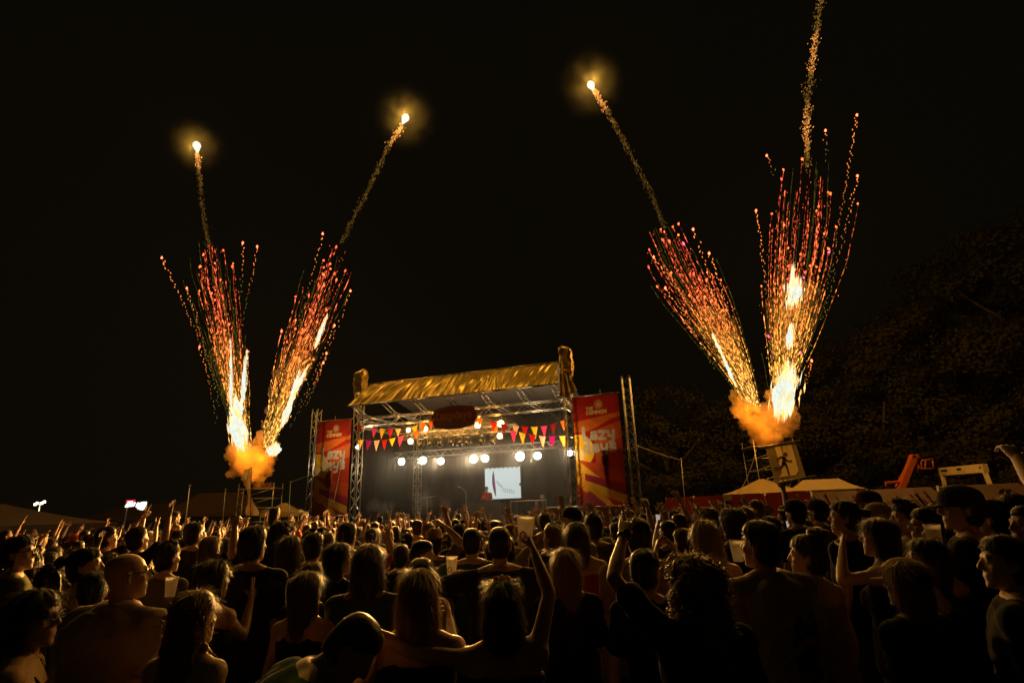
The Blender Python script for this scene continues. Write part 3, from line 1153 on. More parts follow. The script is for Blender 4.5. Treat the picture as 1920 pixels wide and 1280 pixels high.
P1, P2 = at(1452, 915, 25.5), at(1570, 910, 23.5)
tent('pale pop-up tent under the scaffold with the running-figure sign', P1.x, P1.y + 1.2, 3.5, 3.0, 2.3, 2.95, rad(-22), CANVAS, .2)
tent('pale pop-up tent behind the beige fence right of the sign scaffold', P2.x, P2.y + 1.2, 2.7, 2.5, 2.32, 2.78, rad(-18), CANVAS, 1.4)
P3 = at(300, 960, 46)
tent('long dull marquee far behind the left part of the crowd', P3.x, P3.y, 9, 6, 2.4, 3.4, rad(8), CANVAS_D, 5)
P4 = at(410, 955, 42)
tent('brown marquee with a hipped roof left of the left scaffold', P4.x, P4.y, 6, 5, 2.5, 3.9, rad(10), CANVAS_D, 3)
P5 = at(532, 960, 38)
tent('small lit tent between the left scaffold and the left banner', P5.x, P5.y, 2.4, 2.2, 2.3, 2.9, rad(10), CANVAS, .3)
P6 = at(20, 985, 17)
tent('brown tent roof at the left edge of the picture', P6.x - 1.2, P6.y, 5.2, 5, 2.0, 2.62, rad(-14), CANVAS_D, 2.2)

# ------------------------------------------------------------------ masts, lit sign and cables on the left
def mast_px(label, u0, v0, u1, v1, Y, r, tip=False):
    a, b = at(u0, v0, Y), at(u1, v1, Y)
    a.z = 0
    t = thing('mast', label, 'pole', a)
    mb = MB()
    mb.tube(a, b, r, r * .7, 8)
    part('pole', mb, STEEL, t, True)
    mb = MB()
    mb.ell(b, (r * 1.6, r * 1.6, r * 1.2))
    part('cap', mb, STEEL, t, True)
    return t


mast_px('thin upright pole above the marquee, left of the left firework', 349, 970, 356, 910, 33, .045)
mast_px('short thin pole just left of the left scaffold', 419, 970, 423, 917, 36, .045)
mast_px('thin upright pole between the left scaffold and the left banner', 542, 970, 545, 903, 27, .03)
mast_px('thin pole standing right of the right banner', 1281, 940, 1277, 860, 27, .03)


def cable_px(label, a, b, sag, r=.012):
    a, b = at(*a), at(*b)
    mb = MB()
    pts = [a.lerp(b, i / 12) - Vector((0, 0, sag * 4 * (i / 12) * (1 - i / 12))) for i in range(13)]
    mb.path(pts, [r] * 13, 6)
    return single('guy_rope', mb, M('rope', (.3, .25, .18), .8, 0, .2, 30), label, 'rope', smooth=True)


cable_px('guy rope running from the thin pole up to the left banner truss', (545, 904, 27), (634, 868, 24.2), .02, .02)
cable_px('guy rope running from the right banner truss down to the thin pole', (1187, 832, 20.6), (1277, 862, 27), .05, .02)
cable_px('dark rope hanging across the left banner', (658, 786, 23.6), (624, 948, 22.2), .0, .012)
cable_px('slack cable beside the running-figure sign scaffold', (1418, 842, 26.5), (1362, 936, 25.6), .5, .012)

mb = MB()
A = at(70, 972, 60)
t = thing('floodlight_mast', 'floodlight mast with lit lamps far off at the left edge', 'light mast', (A.x, 60, 0))
Z = at(70, 945, 60).z
mb.tube((A.x, 60, 0), (A.x, 60, Z), .09, .06, 8)
mb.tube((A.x - .6, 60, Z - .1), (A.x + .6, 60, Z + .15), .05, n=6)
part('pole', mb, STEEL, t, True)
for dx, dz in ((-.42, .0), (-.22, .12), (.25, .08), (.5, .22)):
    mb = MB()
    mb.box((A.x + dx, 59.95, Z + dz), .3, .18, .24)
    l = part('lamp_housing', mb, BLACK, t)
    mb = MB()
    mb.box((A.x + dx, 59.84, Z + dz), .26, .03, .2)
    part('lamp_lens', mb, EM('flood_lens', (1, .9, .72), 14), l, sub=True)
lamp('floodlight', t, (0, -.6, Z + .1), 260, (1, .72, .35), .2)

A = at(255, 946, 41)
t = thing('lit_sign', 'red and white lit sign glowing far behind the left crowd', 'sign', (A.x, 41, 0))
SGN = EM('sign_white', (.85, .88, .84), 1.6)
mb = MB()
for dx in (-.7, .7):
    mb.tube((A.x + dx, 41.1, 0), (A.x + dx, 41.1, A.z + .1), .05, n=6)
part('post', mb, STEEL, t)
a, b = at(238, 937, 41), at(252, 943, 41)
mb = MB()
mb.box(((a.x + b.x) / 2, 41, (a.z + b.z) / 2), b.x - a.x, .1, a.z - b.z)
part('red_panel', mb, EM('sign_red', (.7, .03, .05), 1.2), t)
mb = MB()
mb.box(((a.x + b.x) / 2 + .02, 40.93, (a.z + b.z) / 2 - .03), (b.x - a.x) * .62, .04, (a.z - b.z) * .5)
part('white_panel', mb, SGN, t)
for i, (u, v, hh) in enumerate([(237, 947, 4), (241, 947, 4), (244, 946, 4), (247, 946, 4), (251, 945, 5), (257, 946, 6), (260, 948, 9), (264, 948, 12), (268, 948, 13), (272, 947, 11)]):
    p, q = at(u - 1, v + hh / 2, 40.9), at(u + 1.6, v - hh / 2, 40.9)
    mb = MB()
    mb.capsule(p, q, .07, .07, 8)
    part('letter', mb, SGN, t, True)

# ------------------------------------------------------------------ boom lift and metal frame behind the fence
ORP = M('orange_paint', (.55, .12, .015), .4, .1, .2, 6)
Yb = 31.0


def bp(u, v, dy=0.):
    return at(u, v, Yb + dy)


p0 = bp(1690, 917)
t = thing('boom_lift', 'orange boom lift with raised arm and basket behind the beige fence', 'boom lift', (p0.x, Yb, 0))
for (a, b, w) in ((bp(1688, 918), bp(1713, 855), .30), (bp(1681, 914, .3), bp(1705, 868, .3), .16)):
    mb = MB()
    d = b - a
    mb.box((a + b) / 2, w, w, d.length, d.to_track_quat('Z', 'Y').to_matrix())
    part('boom', mb, ORP, t)
mb = MB()
mb.box(bp(1714, 855), .32, .3, .2)
part('boom_head', mb, ORP, t)
mb = MB()
a, b = bp(1714, 858), bp(1737, 868)
mb.tube(a, bp(1722, 877), .09, n=8)
mb.tube(bp(1718, 880), bp(1729, 876), .05, n=8)
part('jib', mb, ORP, t)
mb = MB()
for q in (((1727, 863), (1750, 860)), ((1727, 878), (1750, 878)), ((1735, 863), (1735, 878)), ((1748, 860), (1751, 878)), ((1727, 863), (1728, 878))):
    for dy in (0, .7):
        mb.tube(bp(*q[0], dy), bp(*q[1], dy), .045, n=6)
for q in ((1727, 863), (1750, 860), (1727, 878), (1750, 878)):
    mb.tube(bp(*q), bp(*q, .7), .028, n=6)
part('basket', mb, ORP, t, True)
mb = MB()
mb.tube(bp(1660, 905), bp(1688, 903), .08, n=8)
mb.tube(bp(1661, 905), bp(1661, 911), .04, n=8)
part('counter_arm', mb, ORP, t)
mb = MB()
mb.box((p0.x, Yb + .3, 1.2), 1.6, 1.4, 1.1)
mb.box((p0.x, Yb + .3, .65), 2.2, 1.2, .3)
part('chassis', mb, ORP, t)
for dx in (-.8, .8):
    for dy in (-.5, 1.1):
        mb = MB()
        mb.tube((p0.x + dx, Yb + dy - .15, .42), (p0.x + dx, Yb + dy + .15, .42), .42, n=18)
        part('wheel', mb, M('tyre', (.02, .02, .02), .85, 0, .3, 10, .4, 30), t)

CREAM = M('cream_paint', (.72, .58, .34), .5, .1, .2, 4)
a, b = at(1764, 884, 32.), at(1848, 877, 28.)
mid = (a + b) / 2
t = thing('portal_frame', 'cream metal portal frame standing behind the beige fence', 'frame', (mid.x, mid.y, 0))
d = b - a
R = d.to_track_quat('X', 'Z').to_matrix()
front = R @ Vector((0, -1, 0))
mb = MB()
mb.box(mid, d.length, .24, .42, R)
part('beam', mb, CREAM, t)
for k, w in ((.10, .2), (.15, .2), (.20, .2), (.5, .4), (.95, .12)):
    mb = MB()
    mb.box(a.lerp(b, k) + front * .123 + Vector((0, 0, .04)), w, .014, .11, R)
    part('slot', mb, BLACK, t)
for q, dx in ((a.lerp(b, .03), -.05), (b.lerp(a, .03), .12)):
    mb = MB()
    mb.path([(q.x + dx * 3, q.y, 0), (q.x, q.y, q.z - .2)], [.17, .15], 4)
    part('leg', mb, CREAM, t)


# ------------------------------------------------------------------ scaffolds
def scaffold(t, x0, x1, y0, y1, lifts, board=True):
    for x in (x0, x1):
        for y in (y0, y1):
            mb = MB()
            mb.tube((x, y, 0), (x, y, lifts[-1] + .35), .026, n=8)
            part('standard', mb, STEEL, t, True)
    for z in lifts:
        for a, b in (((x0, y0), (x1, y0)), ((x0, y1), (x1, y1)), ((x0, y0), (x0, y1)), ((x1, y0), (x1, y1))):
            mb = MB()
            mb.tube((*a, z), (*b, z), .024, n=8)
            part('ledger', mb, STEEL, t, True)
    for i in range(len(lifts) - 1):
        mb = MB()
        mb.tube((x0, y0 - .03, lifts[i]), (x1, y0 - .03, lifts[i + 1]) if i % 2 else (x1, y0 - .03, lifts[i + 1]), .018, n=6)
        part('brace', mb, STEEL, t, True)
    if board:
        for k in range(4):
            mb = MB()
            yy = y0 + (y1 - y0) * (k + .5) / 4
            mb.box(((x0 + x1) / 2, yy, lifts[-1] + .04), x1 - x0 + .2, (y1 - y0) / 4 - .02, .04)
            part('plank', mb, M('scaffold_board', (.25, .17, .09), .9, 0, .3, 5, .4, 20), t)


YL = 34.0
a, b = at(449, 905, YL), at(514, 905, YL)
t = thing('scaffold_tower', 'scaffold tower that fires the left firework', 'scaffold', ((a.x + b.x) / 2, YL, 0), None, 'scaffold towers')
zt = at(490, 916, YL).z
scaffold(t, a.x, b.x, YL, YL + 1.3, [.3, zt - 1.9, zt - 1.1, zt - .55, zt])
for k in range(7):
    mb = MB()
    zz = zt - .2 - k * .33
    mb.tube((a.x + .02, YL - .05, zz), (a.x + .32, YL - .05, zz), .016, n=6)
    part('rung', mb, STEEL, t, True)
mb = MB()
mb.tube((a.x + .32, YL - .05, 0), (a.x + .32, YL - .05, zt), .022, n=8)
part('ladder_rail', mb, STEEL, t, True)
for k in range(5):
    q = at(474 + k * 7, 911, YL)
    t2 = thing('firework_mortar', 'mortar box on the left scaffold, %s' % ['leftmost of five', 'second from the left', 'middle one', 'second from the right', 'rightmost of five'][k], 'mortar', (q.x, YL + .4, zt + .06))
    mb = MB()
    mb.box((q.x, YL + .4, zt + .2), .2, .3, .26)
    part('box', mb, M('mortar_box', (.12, .05, .04), .8, 0, .3, 8), t2)
    mb = MB()
    mb.tube((q.x, YL + .4, zt + .3), (q.x, YL + .4, zt + .42), .06, n=10)
    part('tube', mb, BLACK, t2)

YR = 27.5
a, b = at(1424, 900, YR), at(1500, 900, YR)
z1, z2 = at(1470, 897, YR).z, at(1475, 836, YR).z
t = thing('scaffold_tower', 'scaffold tower carrying the running-figure sign and the right firework', 'scaffold', ((a.x + b.x) / 2, YR, 0), None, 'scaffold towers')
scaffold(t, a.x, b.x, YR, YR + 1.4, [.3, 1.2, z1 - .1, z1 + .45, z1 + 1.0, z2 + .02])
for q0, q1 in (((1455, 893), (1421, 932)), ((1495, 895), (1512, 930)), ((1488, 895), (1450, 934)), ((1440, 895), (1436, 934))):
    mb = MB()
    p, q = at(*q0, YR - .25), at(*q1, YR - .6)
    mb.tube(p, Vector((q.x + (q.x - p.x) * .8, q.y, 0)), .024, n=7)
    part('outrigger', mb, STEEL, t, True)

# the sign: a boxed panel with the figure running through a doorway
TLp, TRp, BRp, BLp = at(1443.8, 839.4, YR - .32), at(1500.6, 831.9, YR - .32), at(1509.4, 891.9, YR - .32), at(1453.1, 896.3, YR - .32)
W_, H_ = 1.52, 1.66
c0 = (TLp + TRp + BRp + BLp) / 4
sgn = thing('exit_sign', 'square sign with a running figure and doorway on the right scaffold', 'sign', (c0.x, c0.y, c0.z - H_ / 2))
sgn.matrix_world = Matrix.Translation((c0.x, c0.y, c0.z - H_ / 2)) @ Matrix.Rotation(rad(-7), 4, 'Y')
BASE[sgn.name] = Vector((0, 0, 0))
mb = MB()
mb.box((0, .03, H_ / 2), W_, .02, H_)
part('panel', mb, M('sign_panel_grey', (.26, .21, .11), .6, 0, .15, 3, .1, 30, trans=.12), sgn)


def sp(px, py, d=0.):
    """pixel of the enlarged sign (16x, from 1420,820) to a point of its face"""
    ex, ey, o = np.array((910., -120.)), np.array((145., 935.)), np.array((380., 310.))
    s, q = np.linalg.solve(np.array([ex, ey]).T, np.array((px, py)) - o)
    return Vector(((s - .5) * W_, .02 - d, (1 - q) * H_))


mb = MB()
mb.prism([sp(*q) for q in ((665, 320), (830, 297), (860, 560), (935, 850), (950, 1100), (655, 1135), (770, 1010), (720, 760), (690, 480))], (0, -.012, 0))
part('doorway', mb, M('sign_cream', (.9, .74, .36), .55, 0, .08, 3, trans=.1), sgn)
mb = MB()
mb.prism([sp(*q) for q in ((878, 292), (1155, 255), (1205, 600), (1250, 960), (1145, 1085), (985, 1098), (960, 850), (905, 560))], (0, -.012, 0))
part('door_leaf', mb, M('sign_cream', (.6, .5, .3)), sgn)
mb = MB()
for p, q, r in (((850, 590), (915, 660), .075), ((880, 640), (830, 780), .07), ((880, 620), (780, 590), .038), ((780, 590), (665, 665), .038), ((920, 650), (975, 705), .036), ((975, 705), (1100, 695), .036),
                ((850, 770), (740, 880), .05), ((740, 880), (560, 892), .046), ((870, 780), (920, 850), .05), ((920, 850), (950, 1060), .045), ((830, 760), (890, 790), .07)):
    P, Q = sp(*p, .018), sp(*q, .018)
    d = (Q - P).normalized()
    s = Vector((d.z, 0, -d.x)) * r
    mb.prism([P + s, Q + s, Q + d * r * .7, Q - s, P - s, P - d * r * .7], (0, -.008, 0))
c = sp(940, 520, .018)
mb.prism([c + Vector((.095 * math.cos(k * .3927), 0, .095 * math.sin(k * .3927))) for k in range(16)], (0, -.008, 0))
part('running_figure', mb, M('sign_dark', (.07, .05, .025), .6, 0, .1, 5), sgn)
mb = MB()
mb.tube((-W_ / 2 - .3, .0, H_ + .03), (W_ / 2 + .25, .0, H_ + .06), .03, n=8)
part('top_rail', mb, STEEL, sgn, True)
mb = MB()
mb.tube((-W_ / 2 - .1, .0, -.03), (W_ / 2 + .45, .0, -.03), .026, n=8)
part('bottom_rail', mb, STEEL, sgn, True)

# gold cloth flag in front of the left scaffold
Yg = 24.0
a = at(471, 876, Yg)
base = at(474, 965, Yg)
t = thing('flag', 'long twisted pale flag on a pole in front of the left scaffold', 'flag', (base.x, Yg, 0))
mb = MB()
mb.tube((base.x, Yg, 1.2), a, .02, n=7)
part('pole', mb, BLACK, t)
mb = MB()
prof = [(876, 456.5, 470.5), (884, 456, 470), (892, 455, 469.5), (899, 453.5, 469), (901, 457.5, 468.5), (910, 460, 467.5), (917, 462, 468.5), (925, 463.5, 470.5), (934, 464, 473), (943, 463.5, 476), (952, 462.5, 481), (960, 462, 484), (966, 464, 483)]
m = 12
for v, u0, u1 in prof:
    for j in range(m + 1):
        q = j / m
        p = at(u0 + (u1 - u0) * q, v + (6 * (1 - q) if v < 890 else 0), Yg)
        p.y += .12 * math.sin(q * 9 + v * .11) * (.4 + .6 * abs(math.sin(v * .05)))
        mb.v.append(tuple(p))
for i in range(len(prof) - 1):
    for j in range(m):
        k = i * (m + 1) + j
        mb.f.append((k, k + 1, k + m + 2, k + m + 1))
part('cloth', mb, M('flag_cloth', (.75, .55, .26), .6, 0, .12, 4, .3, 12, trans=.7), t, True)
# ------------------------------------------------------------------ stage
_br = MB()
_br.tube((0, 0, 0), (0, 0, 1), .0105, n=6)
BRACE = _br.mesh('brace', ALU)
_br = MB()
_br.tube((0, 0, 0), (0, 0, 1), .032, n=8)
COUPLER = _br.mesh('coupler', ALU)


def truss(name, label, p0, p1, w, frame=SM, r=.024, group=None, bay=None, cat='truss'):
    p0, p1 = Vector(p0), Vector(p1)
    t = thing(name, label, cat, p0, frame, group)
    d = (p1 - p0)
    L = d.length
    d.normalize()
    up = Vector((0, 0, 1)) if abs(d.z) < .9 else Vector((0, 1, 0))
    x = d.cross(up).normalized()
    y = x.cross(d)
    C = [(a * x + b * y) * w / 2 for a, b in ((-1, -1), (1, -1), (1, 1), (-1, 1))]
    for c in C:
        mb = MB()
        mb.tube(p0 + c, p1 + c, r, n=8)
        part('chord', mb, ALU, t, True)
    n = max(2, round(L / (bay or w * 1.15)))
    for k in range(4):
        a, b = C[k], C[(k + 1) % 4]
        for i in range(n):
            s, e = (a, b) if (i + k) % 2 else (b, a)
            inst('brace', BRACE, t, seg_matrix(s + d * L * i / n, e + d * L * (i + 1) / n))
    m = max(1, round(L / 2.0))
    for i in range(m + 1):
        for c in C:
            q = c + d * (L * i / m)
            inst('coupler', COUPLER, t, seg_matrix(q - d * .05, q + d * .05))
    return t


# deck, skirt and black drapes
DECKZ = 1.3
mb = MB()
for i in range(5):
    for j in range(3):
        mb2 = MB()
deck = thing('stage_deck', 'black stage deck with skirt below the roof', 'stage', (4.75, 2.8, 0), SM)
for i in range(5):
    for j in range(3):
        mb = MB()
        mb.box((.95 + i * 1.9, .9 + j * 2.0, DECKZ - .06), 1.88, 1.98, .12)
        part('deck_panel', mb, M('deck_ply', (.03, .027, .025), .5, 0, .3, 4, .2, 20), deck)
mb = MB()
n = 90
for i in range(n + 1):
    x = -.02 + 9.56 * i / n
    for z in (0.0, DECKZ - .13):
        mb.v.append((x, -.12 + .03 * math.sin(i * 1.1) + .02 * math.sin(i * 2.7), z))
for i in range(n):
    mb.f.append((2 * i, 2 * i + 2, 2 * i + 3, 2 * i + 1))
part('skirt', mb, DARKCLOTH, deck, True)


def drape(label, a, b, z0, z1, amp=.02, seed=0):
    a, b = Vector(a), Vector(b)
    L = (b - a).length
    nrm = Vector((-(b - a).y, (b - a).x, 0)).normalized()
    n = int(L * 14)
    mb = MB()
    for i in range(n + 1):
        q = a.lerp(b, i / n) + nrm * (amp * math.sin(i * .95 + seed) + amp * .5 * math.sin(i * .37 + 2 * seed))
        for z in (z0, (z0 + z1) / 2, z1):
            mb.v.append((q.x, q.y, z))
    for i in range(n):
        for k in range(2):
            c = i * 3 + k
            mb.f.append((c, c + 3, c + 4, c + 1))
    return single('stage_drape', mb, DARKCLOTH, label, 'drape', SM, 'black drapes closing the stage', smooth=True)


drape('black drape hanging across the back of the stage', (-.1, 5.75, 0), (9.6, 5.75, 0), .02, 6.6, .018, 1)
drape('black drape closing the left side of the stage', (-.32, .75, 0), (-.32, 5.7, 0), .02, 6.2, .018, 2)
drape('black drape closing the right side of the stage', (9.82, .95, 0), (9.82, 5.7, 0), .02, 6.2, .018, 3)

# towers and trusses
TW = .30
truss('truss_tower', 'left stage tower holding up the roof', (0, 0, 0), (0, 0, 7.35), TW, group='stage towers')
truss('truss_tower', 'right stage tower holding up the roof', (9.46, 0, 0), (9.46, 0, 7.2), TW, group='stage towers')
truss('truss_tower', 'outer truss mast left of the left banner', (-2.33, .1, 0), (-2.33, .1, 6.6), .28, group='stage towers')
truss('truss_tower', 'outer truss mast right of the right banner', (11.72, .1, 0), (11.72, .1, 6.62), .28, group='stage towers')
truss('truss_tower', 'rear left tower inside the stage', (0, 5.4, 0), (0, 5.4, 6.5), TW, group='stage towers')
truss('truss_tower', 'rear right tower inside the stage', (9.46, 5.4, 0), (9.46, 5.4, 6.5), TW, group='stage towers')
truss('box_truss', 'front box truss spanning the stage under the roof', (.2, 0, 5.82), (9.26, 0, 5.82), .34, group='stage trusses', bay=.42)
truss('box_truss', 'middle box truss carrying the orange lamps and moving heads', (1.75, .8, 5.18), (7.0, .8, 5.18), .26, group='stage trusses', bay=.34)
truss('box_truss', 'rear box truss carrying the bright white lamps', (.2, 3.0, 4.62), (9.26, 3.0, 4.62), .28, group='stage trusses', bay=.4)
truss('box_truss', 'left side truss under the roof', (0, .2, 5.82), (0, 5.2, 5.82), .3, group='stage trusses', bay=.42)
truss('box_truss', 'right side truss under the roof', (9.46, .2, 5.82), (9.46, 5.2, 5.82), .3, group='stage trusses', bay=.42)
for xx, lab in ((2.6, 'left'), (6.4, 'right')):
    mb = MB()
    mb.tube((xx, .8, 5.31), (xx, .8, 6.35), .012, n=6)
    single('hanging_chain', mb, STEEL, '%s chain holding the middle truss' % lab, 'chain', SM, 'chains of the middle truss')

# roof: gold-lit front sheet, rafters, dark roof sheet
roof = thing('stage_roof', 'sloping stage roof with a shiny wrinkled front sheet', 'roof', (4.7, 0, 6.3), SM)
EZ, RZ = 6.42, 7.52
TARP = M('tarp_vinyl', (.68, .48, .14), .30, .4, .12, 1.2, .06, 5, spec=.7)
mb = MB()
n, m = 340, 26
for i in range(n + 1):
    q = i / n
    for j in range(m + 1):
        k = j / m
        xl, xr = .12 + .36 * k, 9.34 - .22 * k
        x = xl + (xr - xl) * q
        y = -1.0 + 1.05 * k
        z = EZ - .06 * math.sin(q * math.pi * 6) ** 2 * (1 - k) + (RZ - EZ) * k
        s = x * 1.6 - k * (.5 + .5 * math.sin(x * .9)) + .25 * noise.noise(Vector((x * .8, k * 2, 5.)))
        rg = lambda f, o_: (1 - abs(noise.noise(Vector((s * f, k * f * .13 + o_, o_ * 3.1))))) ** 5
        wv = .10 * noise.noise(Vector((s * .9, k * .8, 1.))) + .075 * rg(1.7, 2.) + .05 * rg(3.3, 7.) + .016 * rg(6.1, 4.)
        wv *= .35 + math.sin(math.pi * min(1, max(0, k))) * .8
        mb.v.append((x, y - wv * .7, z + wv * .7))
for i in range(n):
    for j in range(m):
        c = i * (m + 1) + j
        mb.f.append((c, c + m + 1, c + m + 2, c + 1))
part('front_sheet', mb, TARP, roof, True)
mb = MB()
n, m = 30, 20
for i in range(n + 1):
    for j in range(m + 1):
        mb.v.append((.45 + 8.65 * i / n, .06 + 5.8 * j / m, RZ + .02 - 1.0 * (j / m) + .03 * noise.noise(Vector((i * .6, j * .6, 2)))))
for i in range(n):
    for j in range(m):
        c = i * (m + 1) + j
        mb.f.append((c, c + m + 1, c + m + 2, c + 1))
part('roof_sheet', mb, M('roof_sheet_grey', (.12, .11, .10), .55, 0, .25, 1.5, .4, 6), roof, True)
mb = MB()
mb.tube((.1, -1.0, EZ), (9.36, -1.0, EZ), .03, n=8)
part('eave_pole', mb, ALU, roof, True)
mb = MB()
mb.tube((.45, .05, RZ), (9.12, .05, RZ), .04, n=8)
part('ridge_pole', mb, ALU, roof, True)
for xx in (.3, 1.75, 3.2, 4.7, 6.2, 7.7, 9.1):
    mb = MB()
    for dx in (-.11, .11):
        mb.tube((xx + dx, -.98, EZ + .03), (xx + dx, .0, 6.12), .024, n=7)
        mb.tube((xx + dx, .0, 6.12), (xx + dx, 5.5, 6.05), .024, n=7)
    for k in range(4):
        a = Vector((xx - .11, -.98, EZ + .03)).lerp(Vector((xx - .11, 0, 6.12)), k / 4)
        mb.tube(a, a + Vector((.22, .24, -.07)), .011, n=5)
    part('rafter', mb, ALU, roof, True)


def sack(label, x, z0, z1, w, seed, skirt):
    t = thing('motor_cover', label, 'cover', (x, 0, z0), SM, 'fabric covers on the tower tops')
    mb = MB()
    rings = []
    n = 28
    n = 44
    for i in range(26):
        k = i / 25
        z = z0 + (z1 - z0) * k
        hw = w * (.80 + .16 * math.sin(k * 2.9 + .2)) * (1 if k < .93 else 1 - (k - .93) * 5)
        r = []
        for j in range(n):
            a = 2 * math.pi * j / n
            f = 1 + .16 * noise.noise(Vector((math.cos(a) * 1.6 + seed, math.sin(a) * 1.6, k * 3))) + .22 * (1 - abs(noise.noise(Vector((math.cos(a) * 2.2 + seed, math.sin(a) * 2.2, k * 3.5 + seed))))) ** 4 - .1
            c, s = math.cos(a), math.sin(a)
            r.append((x + hw * f * math.copysign(abs(c) ** .5, c), hw * f * math.copysign(abs(s) ** .5, s), z + (.10 * c * k if seed < 3 else -.06 * c * k) + .04 * noise.noise(Vector((c, s, seed)))))
        rings.append(r)
    mb.loft(rings)
    part('sack', mb, TARP, t, True)
    if skirt:
        mb = MB()
        m = 14
        for j in range(m + 1):
            q = j / m
            for i in range(10):
                k = i / 9
                mb.v.append((x - .28 + q * (.40 + .25 * k) + .03 * math.sin(j * 1.7 + k * 3), -.24 - .05 * math.sin(j * 1.3 + k * 2) + .1 * q, z0 + .1 - k * 1.0 * (1 - .35 * abs(q - .3))))
        for j in range(m):
            for i in range(9):
                c = j * 10 + i
                mb.f.append((c, c + 10, c + 11, c + 1))
        part('hanging_sheet', mb, TARP, t, True)
    return t


sack('crumpled fabric cover on top of the left stage tower', .0, 7.15, 8.15, .27, 1.5, False)
sack('crumpled fabric cover on top of the right stage tower', 9.48, 6.9, 8.08, .27, 6.2, True)

# ---- banners: print painted on the cloth
FONT = {'L': [((0, 0), (0, 1)), ((0, 0), (.55, 0))], 'a': [((.1, .55), (.5, .6)), ((.5, .6), (.6, .1)), ((.55, .3), (.1, .3)), ((.1, .3), (.1, .05)), ((.1, .05), (.5, .05))],
        'z': [((0, .6), (.6, .6)), ((.6, .6), (0, .02)), ((0, .02), (.6, .02))], 'y': [((0, .6), (.1, .2)), ((.1, .2), (.5, .2)), ((.6, .6), (.5, -.25)), ((.5, -.25), (.1, -.3))],
        'd': [((.55, 1), (.55, 0)), ((.55, .55), (.15, .55)), ((.15, .55), (.05, .25)), ((.05, .25), (.2, .02)), ((.2, .02), (.55, .05))],
        's': [((.55, .6), (.1, .58)), ((.1, .58), (.12, .35)), ((.12, .35), (.5, .28)), ((.5, .28), (.5, .03)), ((.5, .03), (.02, .02))],
        'T': [((0, 1), (.7, 1)), ((.35, 1), (.35, 0))], 'H': [((0, 0), (0, 1)), ((.6, 0), (.6, 1)), ((0, .5), (.6, .5))], 'E': [((0, 0), (0, 1)), ((0, 1), (.55, 1)), ((0, .5), (.5, .5)), ((0, 0), (.55, 0))],
        'C': [((.6, .9), (.2, 1)), ((.2, 1), (0, .5)), ((0, .5), (.2, 0)), ((.2, 0), (.6, .1))], 'O': [((.15, 1), (.5, 1)), ((.5, 1), (.65, .5)), ((.65, .5), (.5, 0)), ((.5, 0), (.15, 0)), ((.15, 0), (0, .5)), ((0, .5), (.15, 1))],
        'M': [((0, 0), (0, 1)), ((0, 1), (.4, .4)), ((.4, .4), (.8, 1)), ((.8, 1), (.8, 0))], 'N': [((0, 0), (0, 1)), ((0, 1), (.6, 0)), ((.6, 0), (.6, 1))]}


def text_mask(X, Z, word, x0, z0, h, width, thick):
    """true where strokes of the word cover the point; x0,z0 left end of its base line"""
    adv = {'M': 1.15, 'L': .78}
    tot = sum(adv.get(c, .92) for c in word)
    sx = width / tot
    m = np.zeros(X.shape, bool)
    x = x0
    for c in word:
        for (a, b), (d, e) in FONT[c]:
            ax, az, bx, bz = x + a * sx, z0 + b * h, x + d * sx, z0 + e * h
            vx, vz = bx - ax, bz - az
            q = np.clip(((X - ax) * vx + (Z - az) * vz) / (vx * vx + vz * vz + 1e-9), 0, 1)
            m |= ((X - ax - q * vx) ** 2 + (Z - az - q * vz) ** 2) < thick * thick
        x += adv.get(c, .92) * sx
    return m


BW, BH = 1.78, 4.05


